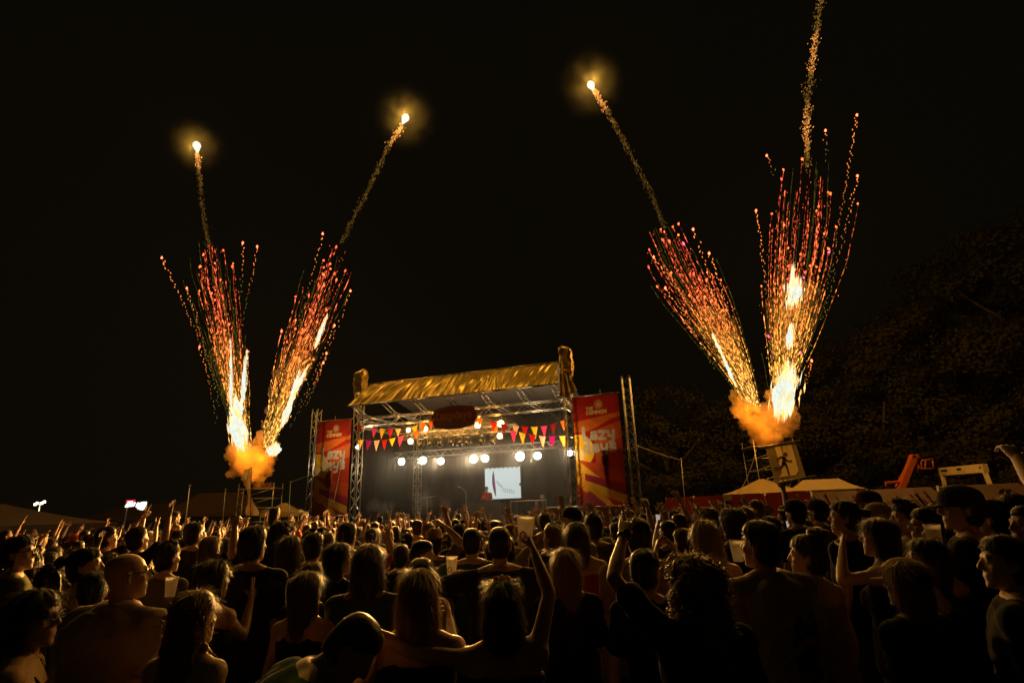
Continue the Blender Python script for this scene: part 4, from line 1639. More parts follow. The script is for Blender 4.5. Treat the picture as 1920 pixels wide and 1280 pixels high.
def banner_mesh():
    n, m = 150, 340
    X, Z = np.meshgrid(np.linspace(0, BW, n + 1), np.linspace(0, BH, m + 1), indexing='ij')
    top = BH - Z                      # metres below the upper hem
    col = np.empty(X.shape + (3,))
    col[:] = (.40, .022, .012)
    def setc(mask, c):
        col[mask] = c
    setc((top > .98 - .16 * X) & (top < 1.35 - .22 * X + .1 * np.sin(X * 3)), (.62, .13, .015))
    setc((top > 1.30 - .30 * (X - .9)) & (X > .75), (.55, .10, .02))
    setc((top > 1.75 + .15 * np.sin(X * 2.2)) & (X > .95), (.42, .035, .015))
    r1 = np.hypot(X - .10, top - 2.05)
    setc((r1 < .62) & (X < .75), (.85, .47, .03))
    r2 = np.hypot(X - .02, top - 2.25)
    setc((r2 < .30), (.90, .62, .28))
    setc((top > 2.35 + .25 * X), (.55, .07, .02))
    setc((np.abs(top - (2.65 + .95 * X - .18 * X * X)) < .34 - .06 * X), (.82, .42, .03))
    setc((np.abs(top - (3.0 + 1.0 * X)) < .26), (.85, .36, .03))
    setc((np.abs(top - (2.9 + .35 * X)) < .10 + .05 * X) & (X > .3), (.36, .03, .05))
    setc((top > 3.75 - .35 * np.sin(X * 1.7)) & (top > 3.3 + .9 * X - .2), (.40, .06, .07))
    setc((top > 3.1) & (X > 1.15) & (top < 3.3 + .4 * np.sin(X * 3)), (.45, .06, .03))
    cream = (.50, .42, .30)
    setc(text_mask(X, Z, 'Lazy', .36, BH - 1.66, .46, 1.24, .056), cream)
    setc(text_mask(X, Z, 'days', .34, BH - 2.12, .42, 1.30, .056), cream)
    gold = (.66, .42, .14)
    setc(text_mask(X, Z, 'THE', .52, BH - .54, .10, .30, .019), gold)
    setc(text_mask(X, Z, 'COMMON', .52, BH - .71, .12, .80, .021), gold)
    ang = np.arctan2(top - .36, X - 1.0)
    rr = np.hypot(X - 1.0, top - .36)
    setc((rr < .17) & (rr > .05) & (np.cos(ang * 11) > .1), gold)
    setc((rr < .06), gold)
    col *= .33
    Y = np.array([[.035 * noise.noise(Vector((x * 1.3, z * .8, 0))) + .018 * noise.noise(Vector((x * 3.2 + z * 2., z * 2.2, 4))) + .03 * math.exp(-((x) / .25) ** 2) * noise.noise(Vector((x * 9 - z * 6, z * 7, 9))) for z in Z[0]] for x in X[:, 0]])
    mb = MB()
    mb.v = list(zip(X.ravel().tolist(), Y.ravel().tolist(), Z.ravel().tolist()))
    mb.c = [tuple(c) for c in col.reshape(-1, 3).tolist()]
    for i in range(n):
        for j in range(m):
            c = i * (m + 1) + j
            mb.f.append((c, c + m + 1, c + m + 2, c + 1))
    return mb.mesh('banner_cloth', M('banner_print', (.5, .5, .5), .6, 0, .25, 2.5, .25, 14, trans=.68, attr='Col'), True)


BAN = banner_mesh()


def banner(label, x0):
    t = thing('stage_banner', label, 'banner', (x0, -.05, 1.98), SM, 'printed banners beside the stage')
    inst('cloth', BAN, t)
    for z, nm in ((BH + .02, 'top_bar'), (-.02, 'bottom_bar')):
        mb = MB()
        mb.tube((x0 - .05, -.03, 1.98 + z), (x0 + BW + .05, -.03, 1.98 + z), .022, n=8)
        part(nm, mb, ALU, t, True)
    for k in range(9):
        for sx in (0, BW):
            mb = MB()
            z = 2.2 + k * .46
            s = -1 if sx == 0 else 1
            mb.tube((x0 + sx, -.05, z), (x0 + sx + .16 * s, 0.02, z + .02), .006, n=5)
            part('tie', mb, BLACK, t)
    return t


banner('tall red and orange printed banner left of the stage', -2.12)
banner('tall red and orange printed banner right of the stage', 9.62)

# speakers that hang behind the banners and show through as dark shapes
GRILLE = M('speaker_grille', (.02, .02, .02), .6, .3, .3, 60, .5, 200)


def speaker_array(side, x):
    for k in range(6):
        t = thing('speaker_cabinet', 'speaker cabinet behind the %s banner, %s from the top of the column' % (side, ['first', 'second', 'third', 'fourth', 'fifth', 'lowest'][k]), 'speaker', (x, .45, 3.98 - .27 * k - .28), SM, 'speaker column behind the %s banner' % side)
        z = 3.98 - .27 * k - .14
        sh = .02 * k * k * .2
        mb = MB()
        mb.box((x - sh * .3, .27 + sh, z), .52, .42, .255)
        part('cabinet', mb, M('speaker_black', (.015, .015, .015), .55, 0, .3, 20, .2, 80), t)
        mb = MB()
        mb.box((x - sh * .3, .05 + sh, z), .48, .02, .225)
        part('grille', mb, GRILLE, t)
    mb = MB()
    mb.tube((x, .27, 4.0), (x, .27, 6.3), .02, n=6)
    single('hanging_chain', mb, STEEL, 'chain carrying the speaker column behind the %s banner' % side, 'chain', SM, 'speaker chains')


speaker_array('left', -1.45)
speaker_array('right', 10.68)

# sign over the middle of the stage
t = thing('name_sign', 'dark red rounded name sign hanging above the middle of the stage', 'sign', (4.68, -.22, 5.2), SM)
out = []
cx, cz, hw, hh = 4.68, 5.66, 1.0, .47
for k in range(64):
    a = 2 * math.pi * k / 64
    c, s = math.cos(a), math.sin(a)
    f = 1 + .03 * math.cos(a * 8)
    out.append((cx + hw * f * math.copysign(abs(c) ** .55, c), -.20, cz + hh * f * math.copysign(abs(s) ** .7, s)))
mb = MB()
mb.prism(out[::-1], (0, .06, 0))
part('panel', mb, M('sign_red_board', (.11, .010, .007), .6, 0, .25, 4, .1, 30), t)
tc = bpy.data.curves.new('txt', 'FONT')
tc.body = 'Lazydays'
tc.size = .46
tc.align_x = 'CENTER'
tc.extrude = .01
tc.offset = .018
to = bpy.data.objects.new('txt', tc)
COL.objects.link(to)
me = bpy.data.meshes.new_from_object(to.evaluated_get(bpy.context.evaluated_depsgraph_get()))
bpy.data.objects.remove(to)
me.name = 'lettering'
me.transform(Matrix.Translation((0, -.002 - .0, .40)) @ Matrix.Rotation(rad(90), 4, 'X'))
me.materials.clear()
me.materials.append(M('sign_letters', (.30, .09, .04), .6, 0, .15, 8))
inst('lettering', me, t)
mb = MB()
for xx in (4.0, 5.4):
    mb.tube((xx, -.17, 6.05), (xx, -.1, 6.2), .008, n=5)
part('hanger', mb, BLACK, t)

# ---- lamps
WHITE_POWER, SIDE_POWER, ORANGE_POWER = 420, 360, 5200


def par_lamp(name, label, loc, r, lens_mat, power, col, group, beam=True):
    t = thing(name, label, 'stage lamp', loc, SM, group)
    x, y, z = loc
    mb = MB()
    mb.loft([[(x + rr * math.cos(a), y + yy, z + rr * math.sin(a)) for a in (6.2832 * j / 20 for j in range(20))] for yy, rr in ((0, r), (.04, r * 1.02), (.16, r * .85), (.24, r * .5))])
    part('housing', mb, BLACK, t, True)
    mb = MB()
    mb.tube((x - r * 1.15, y + .1, z), (x - r * 1.15, y + .1, z + r * 1.5), .012, n=6)
    mb.tube((x + r * 1.15, y + .1, z), (x + r * 1.15, y + .1, z + r * 1.5), .012, n=6)
    mb.tube((x - r * 1.15, y + .1, z + r * 1.5), (x + r * 1.15, y + .1, z + r * 1.5), .012, n=6)
    part('yoke', mb, BLACK, t, True)
    mb = MB()
    mb.ell((x, y - .01, z), (r * .93, .035, r * .93), 20, 8)
    part('lens', mb, lens_mat, t, True)
    if power:
        (spot if beam else lamp)('lamp_light', t, (0, -.16 if r > .17 or not beam else -.95, 0), power, col, r * .8, **(dict(angle=84, down=16) if beam and r > .17 else {}))
        if beam:
            lamp('lamp_spill', t, (0, -.2, 0), 45 if r < .17 else 16, col, r * .8)
    return t


OY = ['leftmost of the row', 'second from the left', 'third from the left', 'just left of the screen', 'directly above the left of the screen', 'directly above the right of the screen', 'right of the screen']
for i, (u, v, r) in enumerate([(753, 865, .19), (793, 863, .20), (827, 864, .175), (888, 860, .20), (910, 859, .18), (975, 855, .22), (1008, 854, .18)]):
    p = pl(u, v, 2.75)
    par_lamp('white_stage_lamp', 'bright white round stage lamp, ' + OY[i], tuple(p), r, WHITE_HOT, WHITE_POWER * K_STAGE, (1.0, .76, .46), 'bright white lamps on the rear truss')
p = pl(1068, 849, .95)
par_lamp('white_stage_lamp', 'bright white lamp beside the right stage tower', tuple(p), .13, WHITE_HOT, SIDE_POWER * K_STAGE, (1, .74, .42), 'bright white lamps on the rear truss', False)
p = pl(667, 838, 1.1)
par_lamp('white_stage_lamp', 'white lamp hidden behind the left stage tower', (p.x + .12, 1.1, p.z), .12, WHITE_HOT, SIDE_POWER * .6 * K_STAGE, (1, .74, .42), 'bright white lamps on the rear truss', False)
OO = ['leftmost of the upper row', 'second from the left in the upper row', 'below the left of the name sign', 'below the middle of the name sign', 'below the right of the name sign', 'rightmost of the upper row', 'rightmost and lower', 'leftmost and lower']
for i, (u, v, r) in enumerate([(766, 806, .12), (798, 804, .13), (842, 799, .15), (864, 798, .11), (896, 797, .14), (939, 794, .16), (937, 817, .13), (770, 827, .14)]):
    p = pl(u, v, .55)
    par_lamp('orange_stage_lamp', 'glowing orange stage lamp, ' + OO[i], tuple(p), r, ORANGE_HOT, ORANGE_POWER * K_ORANGE, (1, .47, .09), 'orange lamps on the middle truss')

mh = None
for i, (u, v) in enumerate([(790, 832), (808, 831), (826, 830), (846, 828), (864, 829), (876, 829), (903, 826), (925, 826)]):
    p = pl(u, v - 6, .75)
    lab = 'dark moving-head light hanging from the middle truss, %s from the left' % ['first', 'second', 'third', 'fourth', 'fifth', 'sixth', 'seventh', 'eighth'][i]
    if mh is None:
        mh = thing('moving_head_light', lab, 'stage lamp', tuple(p), SM, 'moving heads on the middle truss')
        x, y, z = p
        mb = MB()
        mb.box((x, y, z + .14), .28, .24, .12)
        part('base', mb, BLACK, mh)
        for s in (-1, 1):
            mb = MB()
            mb.box((x + s * .14, y, z - .02), .035, .1, .26)
            part('yoke_arm', mb, BLACK, mh)
        mb = MB()
        mb.path([(x, y + .06, z - .02), (x, y + .02, z - .06), (x, y - .06, z - .2), (x, y - .1, z - .27)], [.06, .105, .115, .10], 14)
        part('head', mb, M('fixture_plastic', (.03, .03, .03), .25, .2, .2, 15), mh, True)
        mb = MB()
        mb.path([(x, y - .1, z - .27), (x, y - .105, z - .28)], [.09, .085], 14)
        part('lens', mb, M('lens_glass', (.25, .25, .25), .05, .8, .1, 5), mh, True)
    else:
        c = copy_tree(mh)
        c['label'] = lab
        c.matrix_world = SM @ Matrix.Translation(p) @ Matrix.Rotation(rnd.uniform(-.6, .6), 4, 'Z')

# ---- screen with its picture
sc0, sc1 = 3.93, 5.75
zs0, zs1 = 2.48, 3.94
t = thing('led_screen', 'lit white screen at the back of the stage', 'screen', (4.84, 5.0, zs0 - .05), SM)
mb = MB()
mb.box((4.84, 5.06, (zs0 + zs1) / 2), sc1 - sc0 + .06, .08, zs1 - zs0 + .06)
part('casing', mb, BLACK, t)
n, m = 130, 104
X, Z = np.meshgrid(np.linspace(0, 1, n + 1), np.linspace(0, 1, m + 1), indexing='ij')
col = np.empty(X.shape + (3,))
col[:] = (.50, .58, .56)
col *= (.92 + .1 * (1 - X) + .05 * Z)[..., None]
tp = 1 - Z
# dark magenta leaning shape
ax = .20 + .0 * tp + .13 * np.clip(tp - .35, 0, 1) ** 1.5 + .02
wd = .042 * np.sin(np.clip((tp - .08) / .85, 0, 1) * math.pi) ** .7
ins = (np.abs(X - ax - .02) < wd) & (tp > .08) & (tp < .95)
col[ins] = (.10, .035, .05)
mg = (np.abs(X - ax - .045) < wd * .45) & (tp > .36) & (tp < .62)
col[mg] = (.26, .05, .15)
gr = (np.abs(tp - (.42 + .9 * (X - .32) ** .8 * (X > .32))) < .05) & (X > .33) & (X < .5)
col[gr] = (.36, .38, .36)
tx = (np.abs(tp - (.72 + .25 * (X - .5))) < .07) & (X > .48) & (X < .82) & (np.sin(X * 120 + np.sin(Z * 30)) > .35)
col[tx] = (.22, .24, .22)
col[(tp < .02 + .02 * np.abs(np.sin(X * 23))) & (np.sin(X * 50) > .5)] = (.05, .04, .03)
col[(X > .955) & (np.abs(tp - .57) < .03 + .5 * (X - .955))] = (.05, .03, .02)
mb = MB()
mb.v = list(zip((sc0 + (sc1 - sc0) * X.ravel()).tolist(), [5.012] * X.size, (zs0 + (zs1 - zs0) * Z.ravel()).tolist()))
mb.c = [tuple(c) for c in col.reshape(-1, 3).tolist()]
for i in range(n):
    for j in range(m):
        c = i * (m + 1) + j
        mb.f.append((c, c + m + 1, c + m + 2, c + 1))
part('picture', mb, EM('screen_picture', (1, 1, 1), 1.15, attr='Col', sample=True), t)
mb = MB()
for xx in (4.2, 5.5):
    mb.tube((xx, 5.15, DECKZ), (xx, 5.15, zs0), .03, n=6)
part('stand', mb, BLACK, t)

# booth, performer, stage furniture
t = thing('performer_booth', 'dark performer booth with equipment on stage', 'booth', (4.3, 3.9, DECKZ), SM)
mb = MB()
mb.box((4.3, 3.9, DECKZ + .5), 1.9, .6, 1.0)
part('counter', mb, M('booth_black', (.03, .025, .022), .5, 0, .3, 5), t)
for xx, w in ((3.75, .38), (4.3, .45), (4.85, .38)):
    mb = MB()
    mb.box((xx, 3.85, DECKZ + 1.05), w, .36, .1)
    part('player', mb, BLACK, t)
mb = MB()
mb.tube((3.62, 3.4, DECKZ), (3.62, 3.4, DECKZ + 1.55), .015, n=6)
mb.tube((3.62, 3.4, DECKZ + 1.5), (3.45, 3.2, DECKZ + 1.72), .012, n=6)
mb.tube((3.42, 3.16, DECKZ + 1.70), (3.36, 3.09, DECKZ + 1.78), .03, n=8)
single('microphone_stand', mb, ALU, 'microphone stand left of the performer on stage', 'mic stand', SM)
mb = MB()
mb.tube((7.5, 2.6, DECKZ), (7.5, 2.6, DECKZ + 1.1), .018, n=6)
mb.box((7.5, 2.55, DECKZ + 1.15), .16, .14, .14)
single('lamp_stand', mb, ALU, 'small lamp stand on the right side of the stage', 'lamp stand', SM)
for i, (x0, x1) in enumerate(((6.2, 7.3), (7.35, 7.75), (7.8, 9.2))):
    mb = MB()
    for q in (((x0, DECKZ), (x0, DECKZ + 1.0 - .3 * (i == 2))), ((x1, DECKZ), (x1, DECKZ + 1.0 - .3 * (i == 2))), ((x0, DECKZ + 1.0 - .3 * (i == 2)), (x1, DECKZ + 1.0 - .3 * (i == 2))), ((x0, DECKZ + .4), (x1, DECKZ + .4))):
        mb.tube((q[0][0], 2.2, q[0][1]), (q[1][0], 2.2, q[1][1]), .018, n=6)
    single('stage_rail', mb, STEEL, 'low metal rail on the right of the stage, %s' % ['nearest the performer', 'the narrow middle one', 'nearest the right tower'][i], 'rail', SM, 'rails on stage')
mb = MB()
mb.box((1.4, 1.6, DECKZ + .22), .7, .5, .44, Matrix.Rotation(rad(-25), 3, 'X'))
single('stage_monitor', mb, M('speaker_black', (.015, .015, .015)), 'wedge monitor speaker at the left front of the stage', 'speaker', SM)
mb = MB()
mb.tube((2.05, 2.6, DECKZ), (2.05, 2.6, DECKZ + 1.3), .014, n=6)
mb.tube((1.7, 2.6, DECKZ + 1.3), (2.5, 2.6, DECKZ + 1.36), .012, n=6)
single('cymbal_stand', mb, ALU, 'thin metal stand in the smoke on the left of the stage', 'stand', SM)

P = SM @ Vector((4.18, 4.55, 0))
person('performer in a red shirt behind the booth on stage', P.x, P.y, 1.76, 'm', 'short', 'black', 'red', 'tee', 'hold', 1, yaw=math.degrees(SANG) + 200, z0=DECKZ, trousers='charcoal')

# beige crowd barrier under the right banner
for i in range(2):
    mb = MB()
    x0 = 8.7 + i * 1.7
    mb.box((x0 + .82, -1.9, 1.0), 1.6, .06, 1.86)
    single('barrier_panel', mb, BEIGE, 'beige barrier panel below the right banner, %s one' % ('left', 'right')[i], 'barrier', SM, 'beige panels under the right banner')

# ---- bunting
PC = {'pink': (.75, .05, .14), 'yellow': (.85, .5, .02), 'red': (.5, .012, .012), 'peach': (.85, .42, .22), 'magenta': (.38, .005, .09), 'amber': (.85, .42, .04), 'orange': (.8, .16, .02), 'dark': (.2, .01, .01)}
PMAT = {k: M('pennant_' + k, c, .7, 0, .1, 6, .15, 30, trans=.5) for k, c in PC.items()}


def bunting(label, knots, pens, off):
    """knots: pixels along the cord; pens: (u of the middle, colour, width, drop)"""
    P = [pl(u, v, off) for u, v in knots]
    t = thing('bunting', label, 'bunting', tuple(P[0]), SM, 'strings of pennants across the stage front')
    us = [k[0] for k in knots]
    def on(u):
        for i in range(len(us) - 1):
            if us[i] <= u <= us[i + 1]:
                return P[i].lerp(P[i + 1], (u - us[i]) / (us[i + 1] - us[i]))
        return P[-1]
    pts = [on(us[0] + (us[-1] - us[0]) * i / 24) for i in range(25)]
    mb = MB()
    mb.path(pts, [.008] * 25, 5)
    part('cord', mb, M('rope', (.5, .42, .3)), t)
    for k, (u, c, w, d) in enumerate(pens):
        a, b = on(u - w / 2), on(u + w / 2)
        tip = (a + b) / 2 + Vector((rnd.uniform(-.04, .04), rnd.uniform(-.05, .05), -d))
        mb = MB()
        n = 6
        rows = []
        for i in range(n + 1):
            q = i / n
            l, r = a.lerp(tip, q), b.lerp(tip, q)
            rows.append([l.lerp(r, s / 4) + Vector((0, .02 * math.sin(s * 1.6 + k + q * 2) * (1 - q), 0)) for s in range(5)])
        mb.v = [tuple(p) for r in rows for p in r]
        mb.f = [(i * 5 + s, i * 5 + s + 1, i * 5 + s + 6, i * 5 + s + 5) for i in range(n) for s in range(4)]
        part('pennant', mb, PMAT[c], t, True)


D = .44
bunting('upper left string of coloured pennants from tower to name sign', [(664, 795), (700, 802.5), (740, 804), (775, 800), (818, 783)], [(675, 'red', 10, .3), (702, 'pink', 11, .42), (717, 'yellow', 11, .46), (732, 'red', 11, .42), (747, 'peach', 11, .34), (777, 'amber', 12, .3), (793, 'orange', 13, .4), (809, 'orange', 13, .42)], -.22)
bunting('lower left string of coloured pennants', [(664, 823), (700, 826), (730, 823), (757, 816), (790, 806)], [(676, 'amber', 12, .42), (691, 'magenta', 11, .44), (706, 'peach', 11, .46), (721, 'red', 11, .44), (736, 'yellow', 12, .34), (752, 'pink', 12, .46), (781, 'orange', 12, .3)], -.26)
bunting('upper right string of coloured pennants from name sign to tower', [(892, 781), (930, 793), (965, 798), (1000, 800), (1030, 797), (1068, 783)], [(899, 'orange', 13, .32), (925, 'red', 14, .4), (945, 'dark', 14, .4), (967, 'peach', 13, .36), (984, 'red', 13, .42), (1002, 'yellow', 13, .5), (1020, 'pink', 13, .42), (1038, 'dark', 13, .42), (1056, 'orange', 12, .44)], -.22)
bunting('lower right string of coloured pennants', [(915, 794), (955, 806), (985, 812), (1020, 818), (1068, 816)], [(929, 'orange', 12, .3), (962, 'pink', 13, .48), (979, 'yellow', 13, .48), (998, 'red', 13, .42), (1017, 'peach', 13, .46), (1035, 'magenta', 13, .44), (1055, 'amber', 13, .46)], -.26)
# ------------------------------------------------------------------ fireworks
SPARK = EM('burning_sparks', (1, 1, 1), 1.0, attr='Col')
STARM = EM('burning_star', (.62, .80, .76), 1.15)
FLAME = EM('white_flame', (.78, .84, .72), 1.1)


def puff_mat(name='star_halo_puff', dens=None, r1=1.7, ns=1.5):
    m = bpy.data.materials.new(name)
    m.use_nodes = True
    nt = m.node_tree
    nt.nodes.remove(nt.nodes['Principled BSDF'])
    v = nd(nt, 'ShaderNodeVolumePrincipled')
    v.inputs['Color'].default_value = (.9, .85, .75, 1)
    tc = nd(nt, 'ShaderNodeTexCoord')
    ln = nd(nt, 'ShaderNodeVectorMath', operation='LENGTH')
    mr = nd(nt, 'ShaderNodeMapRange', interpolation_type='SMOOTHERSTEP')
    mr.inputs['From Min'].default_value = .1
    mr.inputs['From Max'].default_value = r1
    mr.inputs['To Min'].default_value = PUFF_D if dens is None else dens
    mr.inputs['To Max'].default_value = 0
    nt.links.new(tc.outputs['Object'], ln.inputs[0])
    nt.links.new(ln.outputs['Value'], mr.inputs['Value'])
    nz = nd(nt, 'ShaderNodeTexNoise')
    nz.inputs['Scale'].default_value = ns
    nz.inputs['Detail'].default_value = 3
    nt.links.new(tc.outputs['Object'], nz.inputs['Vector'])
    m2 = nd(nt, 'ShaderNodeMapRange')
    m2.inputs['From Min'].default_value = .35
    m2.inputs['From Max'].default_value = .65
    m2.inputs['To Min'].default_value = .05
    nt.links.new(nz.outputs['Fac'], m2.inputs['Value'])
    mu = nd(nt, 'ShaderNodeMath', operation='MULTIPLY')
    nt.links.new(mr.outputs['Result'], mu.inputs[0])
    nt.links.new(m2.outputs['Result'], mu.inputs[1])
    nt.links.new(mu.outputs[0], v.inputs['Density'])
    nt.links.new(v.outputs[0], nt.nodes['Material Output'].inputs['Volume'])
    return m


PUFF_D = .022
PUFF = puff_mat()


def ramp(t, stops):
    for (a, ca), (b, cb) in zip(stops, stops[1:]):
        if t <= b:
            k = (t - a) / (b - a)
            return tuple(x + (y - x) * k for x, y in zip(ca, cb))
    return stops[-1][1]


def spindle(mb, p, d, L, w, c):
    """one glowing spark: a little six-sided splinter"""
    d = d.normalized()
    x = d.cross(Vector((.3, 1, .2))).normalized() * w
    y = x.normalized().cross(d) * w
    k = len(mb.v)
    mb.v += [tuple(p - d * L / 2), tuple(p + x), tuple(p - .5 * x + .87 * y), tuple(p - .5 * x - .87 * y), tuple(p + d * L / 2)]
    mb.c += [c] * 5
    mb.f += [(k, k + 1, k + 2), (k, k + 2, k + 3), (k, k + 3, k + 1), (k + 4, k + 2, k + 1), (k + 4, k + 3, k + 2), (k + 4, k + 1, k + 3)]


def axis_point(ax, t):
    n = len(ax) - 1
    x = min(max(t, 0), .9999) * n
    i = int(x)
    return ax[i].lerp(ax[i + 1], x - i)


def firework(label, Y, Y1, axis, widths, n, seed, star=None, trail=(), stray=(), hot=(), dens=1., tone=0.):
    r = random.Random(seed)
    vb, vt = axis[0][1], (star[1] if star else trail[-1][1])

    def yd(v):          # the rockets fly out over the audience as they rise
        return Y + (Y1 - Y) * max(0., (vb - v) / (vb - vt))
    ax = [at(u, v, yd(v)) for u, v in axis]
    ppm = FPX / Y
    ws = [w / ppm for w in widths]
    t = thing('firework', label, 'firework', (ax[0].x, Y, ax[0].z), None, 'fireworks rising beside the stage')
    def width(q):
        k = q * (len(ws) - 1)
        i = min(int(k), len(ws) - 2)
        return ws[i] + (ws[i + 1] - ws[i]) * (k - i)
    L = sum((b - a).length for a, b in zip(ax, ax[1:]))
    stops = [(0, (2.6, 1.25, .26)), (.22, (2.3, .92, .13)), (.42, (2.1, .56, .08)), (.65, (2.0, .29, .075)), (1, (2.0, .19, .08))]
    mb = MB()
    for i in range(n):
        a, b = r.gauss(0, .40), r.gauss(0, .40)
        a, b = max(-1, min(1, a)), max(-1, min(1, b))
        end = r.uniform(.5, 1.0) if r.random() < .75 else r.uniform(.25, .6)
        end = min(1., end * (1.08 - .25 * (a * a + b * b)))
        ph, fr = r.uniform(0, 6.28), r.uniform(5, 11)
        q = r.uniform(.02, .1)
        olive = r.random() < .24
        line, cols, wid = [], [], []
        st = .011 / dens
        fl = r.uniform(.55, 1.3)
        while q < end:
            w = width(q)
            c = axis_point(ax, q)
            wob = .025 * math.sin(fr * q * 4 + ph) + .05 * noise.noise(Vector((i * 3.1, q * 9, seed)))
            p = c + Vector((a * w + wob, b * w + wob, 0))
            sp_ = noise.noise(Vector((i * 7.7, q * 95, seed * 3.)))          # the trail crackles: bright grains with dark gaps
            k = min(2.2, max(.02, sp_ + .12) ** 1.6 * 4.6) * fl
            col = ramp(q, stops)
            if olive:
                col, k = (.17, .14, .015), max(.1, sp_ + .4)  # smoke trails lit by the fire, put in as dim olive emission
            line.append(p)
            cols.append(tuple(x * k for x in col))
            wid.append((.009 + .010 * max(0, sp_)) * (1.25 - .35 * q))
            if not olive and r.random() < .16:
                spindle(mb, p + Vector((r.gauss(0, .07), r.gauss(0, .07), r.gauss(0, .1))), Vector((r.gauss(0, .3), r.gauss(0, .3), 1)), r.uniform(.04, .1), r.uniform(.008, .016), tuple(x * r.uniform(.4, 1.6) for x in col))
            q += st * r.uniform(.5, 1.2)
        if len(line) > 3:
            k0 = len(mb.v)
            for m_, p in enumerate(line):
                d = (line[min(m_ + 1, len(line) - 1)] - line[max(m_ - 1, 0)]).normalized()
                x = d.cross(Vector((.3, 1, .1))).normalized()
                y = x.cross(d)
                for g_ in range(3):
                    mb.v.append(tuple(p + wid[m_] * (math.cos(g_ * 2.0944) * x + math.sin(g_ * 2.0944) * y)))
                    mb.c.append(cols[m_])
            for m_ in range(len(line) - 1):
                for g_ in range(3):
                    a0, a1 = k0 + m_ * 3 + g_, k0 + m_ * 3 + (g_ + 1) % 3
                    mb.f.append((a0, a1, a1 + 3, a0 + 3))
        if not olive and r.random() < .55:
            w = width(end)
            p = axis_point(ax, end) + Vector((a * w, b * w, 0))
            spindle(mb, p, Vector((r.gauss(0, .3), 0, 1)), r.uniform(.12, .26), r.uniform(.045, .08), (3.4, .26 + r.random() * .35, .10) if r.random() < .95 else (4, .3, .8))
    for q0, q1, m in stray:
        A, B = at(*q0, yd(q0[1]) + r.uniform(-1, 1)), at(*q1, yd(q1[1]) + r.uniform(-1, 1))
        mid = (A + B) / 2 + Vector((.15, 0, .1))
        for k in range(m):
            s = (k + r.uniform(-.4, .4)) / m
            p = A.lerp(mid, s).lerp(mid.lerp(B, s), s) + Vector((r.gauss(0, .05), r.gauss(0, .05), 0))
            f = s * s * 1.1 + .05
            spindle(mb, p, (B - A).normalized() + Vector((r.gauss(0, .3), 0, 0)), r.uniform(.08, .16), r.uniform(.015, .03), tuple(x * f for x in (2.2, .55, .1)) if s > .35 else (.2, .15, .03))
        spindle(mb, B, Vector((0, 0, 1)), .2, .075, (5, .8, .3))
    o = part('sparks', mb, SPARK, t)
    o['kind'] = 'stuff'
    if trail:
        mb = MB()
        pts = [at(u, v, yd(v)) for u, v in trail]
        N = int(95 * sum((b - a).length for a, b in zip(pts, pts[1:])))
        for k in range(N):
            s = k / N
            p = axis_point(pts, s)
            near = math.exp(-(1 - s) * 7) if star else .15 + .2 * math.sin(s * 7) ** 2
            sp_ = (.03 + .06 * (noise.noise(Vector((s * 12, seed, 0))) + .6)) * (1 if star else 1.5)
            bunch = .35 + .9 * max(0, noise.noise(Vector((s * 34, seed * 2, 5))))
            p = p + Vector((r.gauss(0, sp_), r.gauss(0, sp_), r.gauss(0, .08)))
            g = (near * 1.6 + .20) * bunch * r.uniform(.3, 1.7)
            cc = (2.6, .95, .18) if near > .22 else (1.0, .48, .07)
            spindle(mb, p, axis_point(pts, s + .01) - axis_point(pts, s - .01) + Vector((r.gauss(0, .08), r.gauss(0, .08), 0)), r.uniform(.05, .14), r.uniform(.012, .026) * (1 + near), tuple(x * g for x in cc))
        o = part('spark_trail', mb, SPARK, t)
        o['kind'] = 'stuff'
    for j, (u0, v0, u1, v1, w) in enumerate(hot):
        w *= 1.25
        A, B = at(u0, v0, yd(v0) - .5), at(u1, v1, yd(v1) - .9)
        mb = MB()
        for k in range(int(60 + 200 * w)):
            s = r.random()
            ww = w * (.35 + .65 * math.sin(math.pi * min(1, s * .9 + .1)))
            p = A.lerp(B, s * 1.15 - .05) + Vector((r.gauss(0, .42) * ww, r.gauss(0, .42) * ww, 0))
            c = r.choice([(1.9, 1.1, .36), (1.8, .85, .2), (1.2, 1.15, .8)])
            spindle(mb, p, (B - A) + Vector((r.gauss(0, .1), r.gauss(0, .1), 0)), r.uniform(.2, .7) * (.5 + w), r.uniform(.012, .04) * (.5 + w), c)
        part('flame_sparks', mb, SPARK, t)['kind'] = 'stuff'
        mb = MB()
        for k in range(3 if w > .3 else 1):
            o_ = Vector((r.gauss(0, .2), r.gauss(0, .2), 0)) * w
            s0, s1 = (r.uniform(0, .25), r.uniform(.7, 1.)) if k else (0, 1)
            rings = []
            for m_ in range(13):
                q = m_ / 12
                rr = w * .62 * (1 if k == 0 else .7) * math.sin(math.pi * min(1, q * .96 + .03)) ** .8 * (1.15 - .5 * q)
                c = A.lerp(B, s0 + (s1 - s0) * q) + o_
                rings.append([c + Vector((math.cos(a), math.sin(a), 0)) * rr * (1 + .5 * noise.noise(Vector((math.cos(a) * 1.7 + j, math.sin(a) * 1.7 + k, q * 5)))) for a in (6.2832 * n_ / 14 for n_ in range(14))])
            mb.loft(rings)
        part('white_flame', mb, FLAME, t, True)
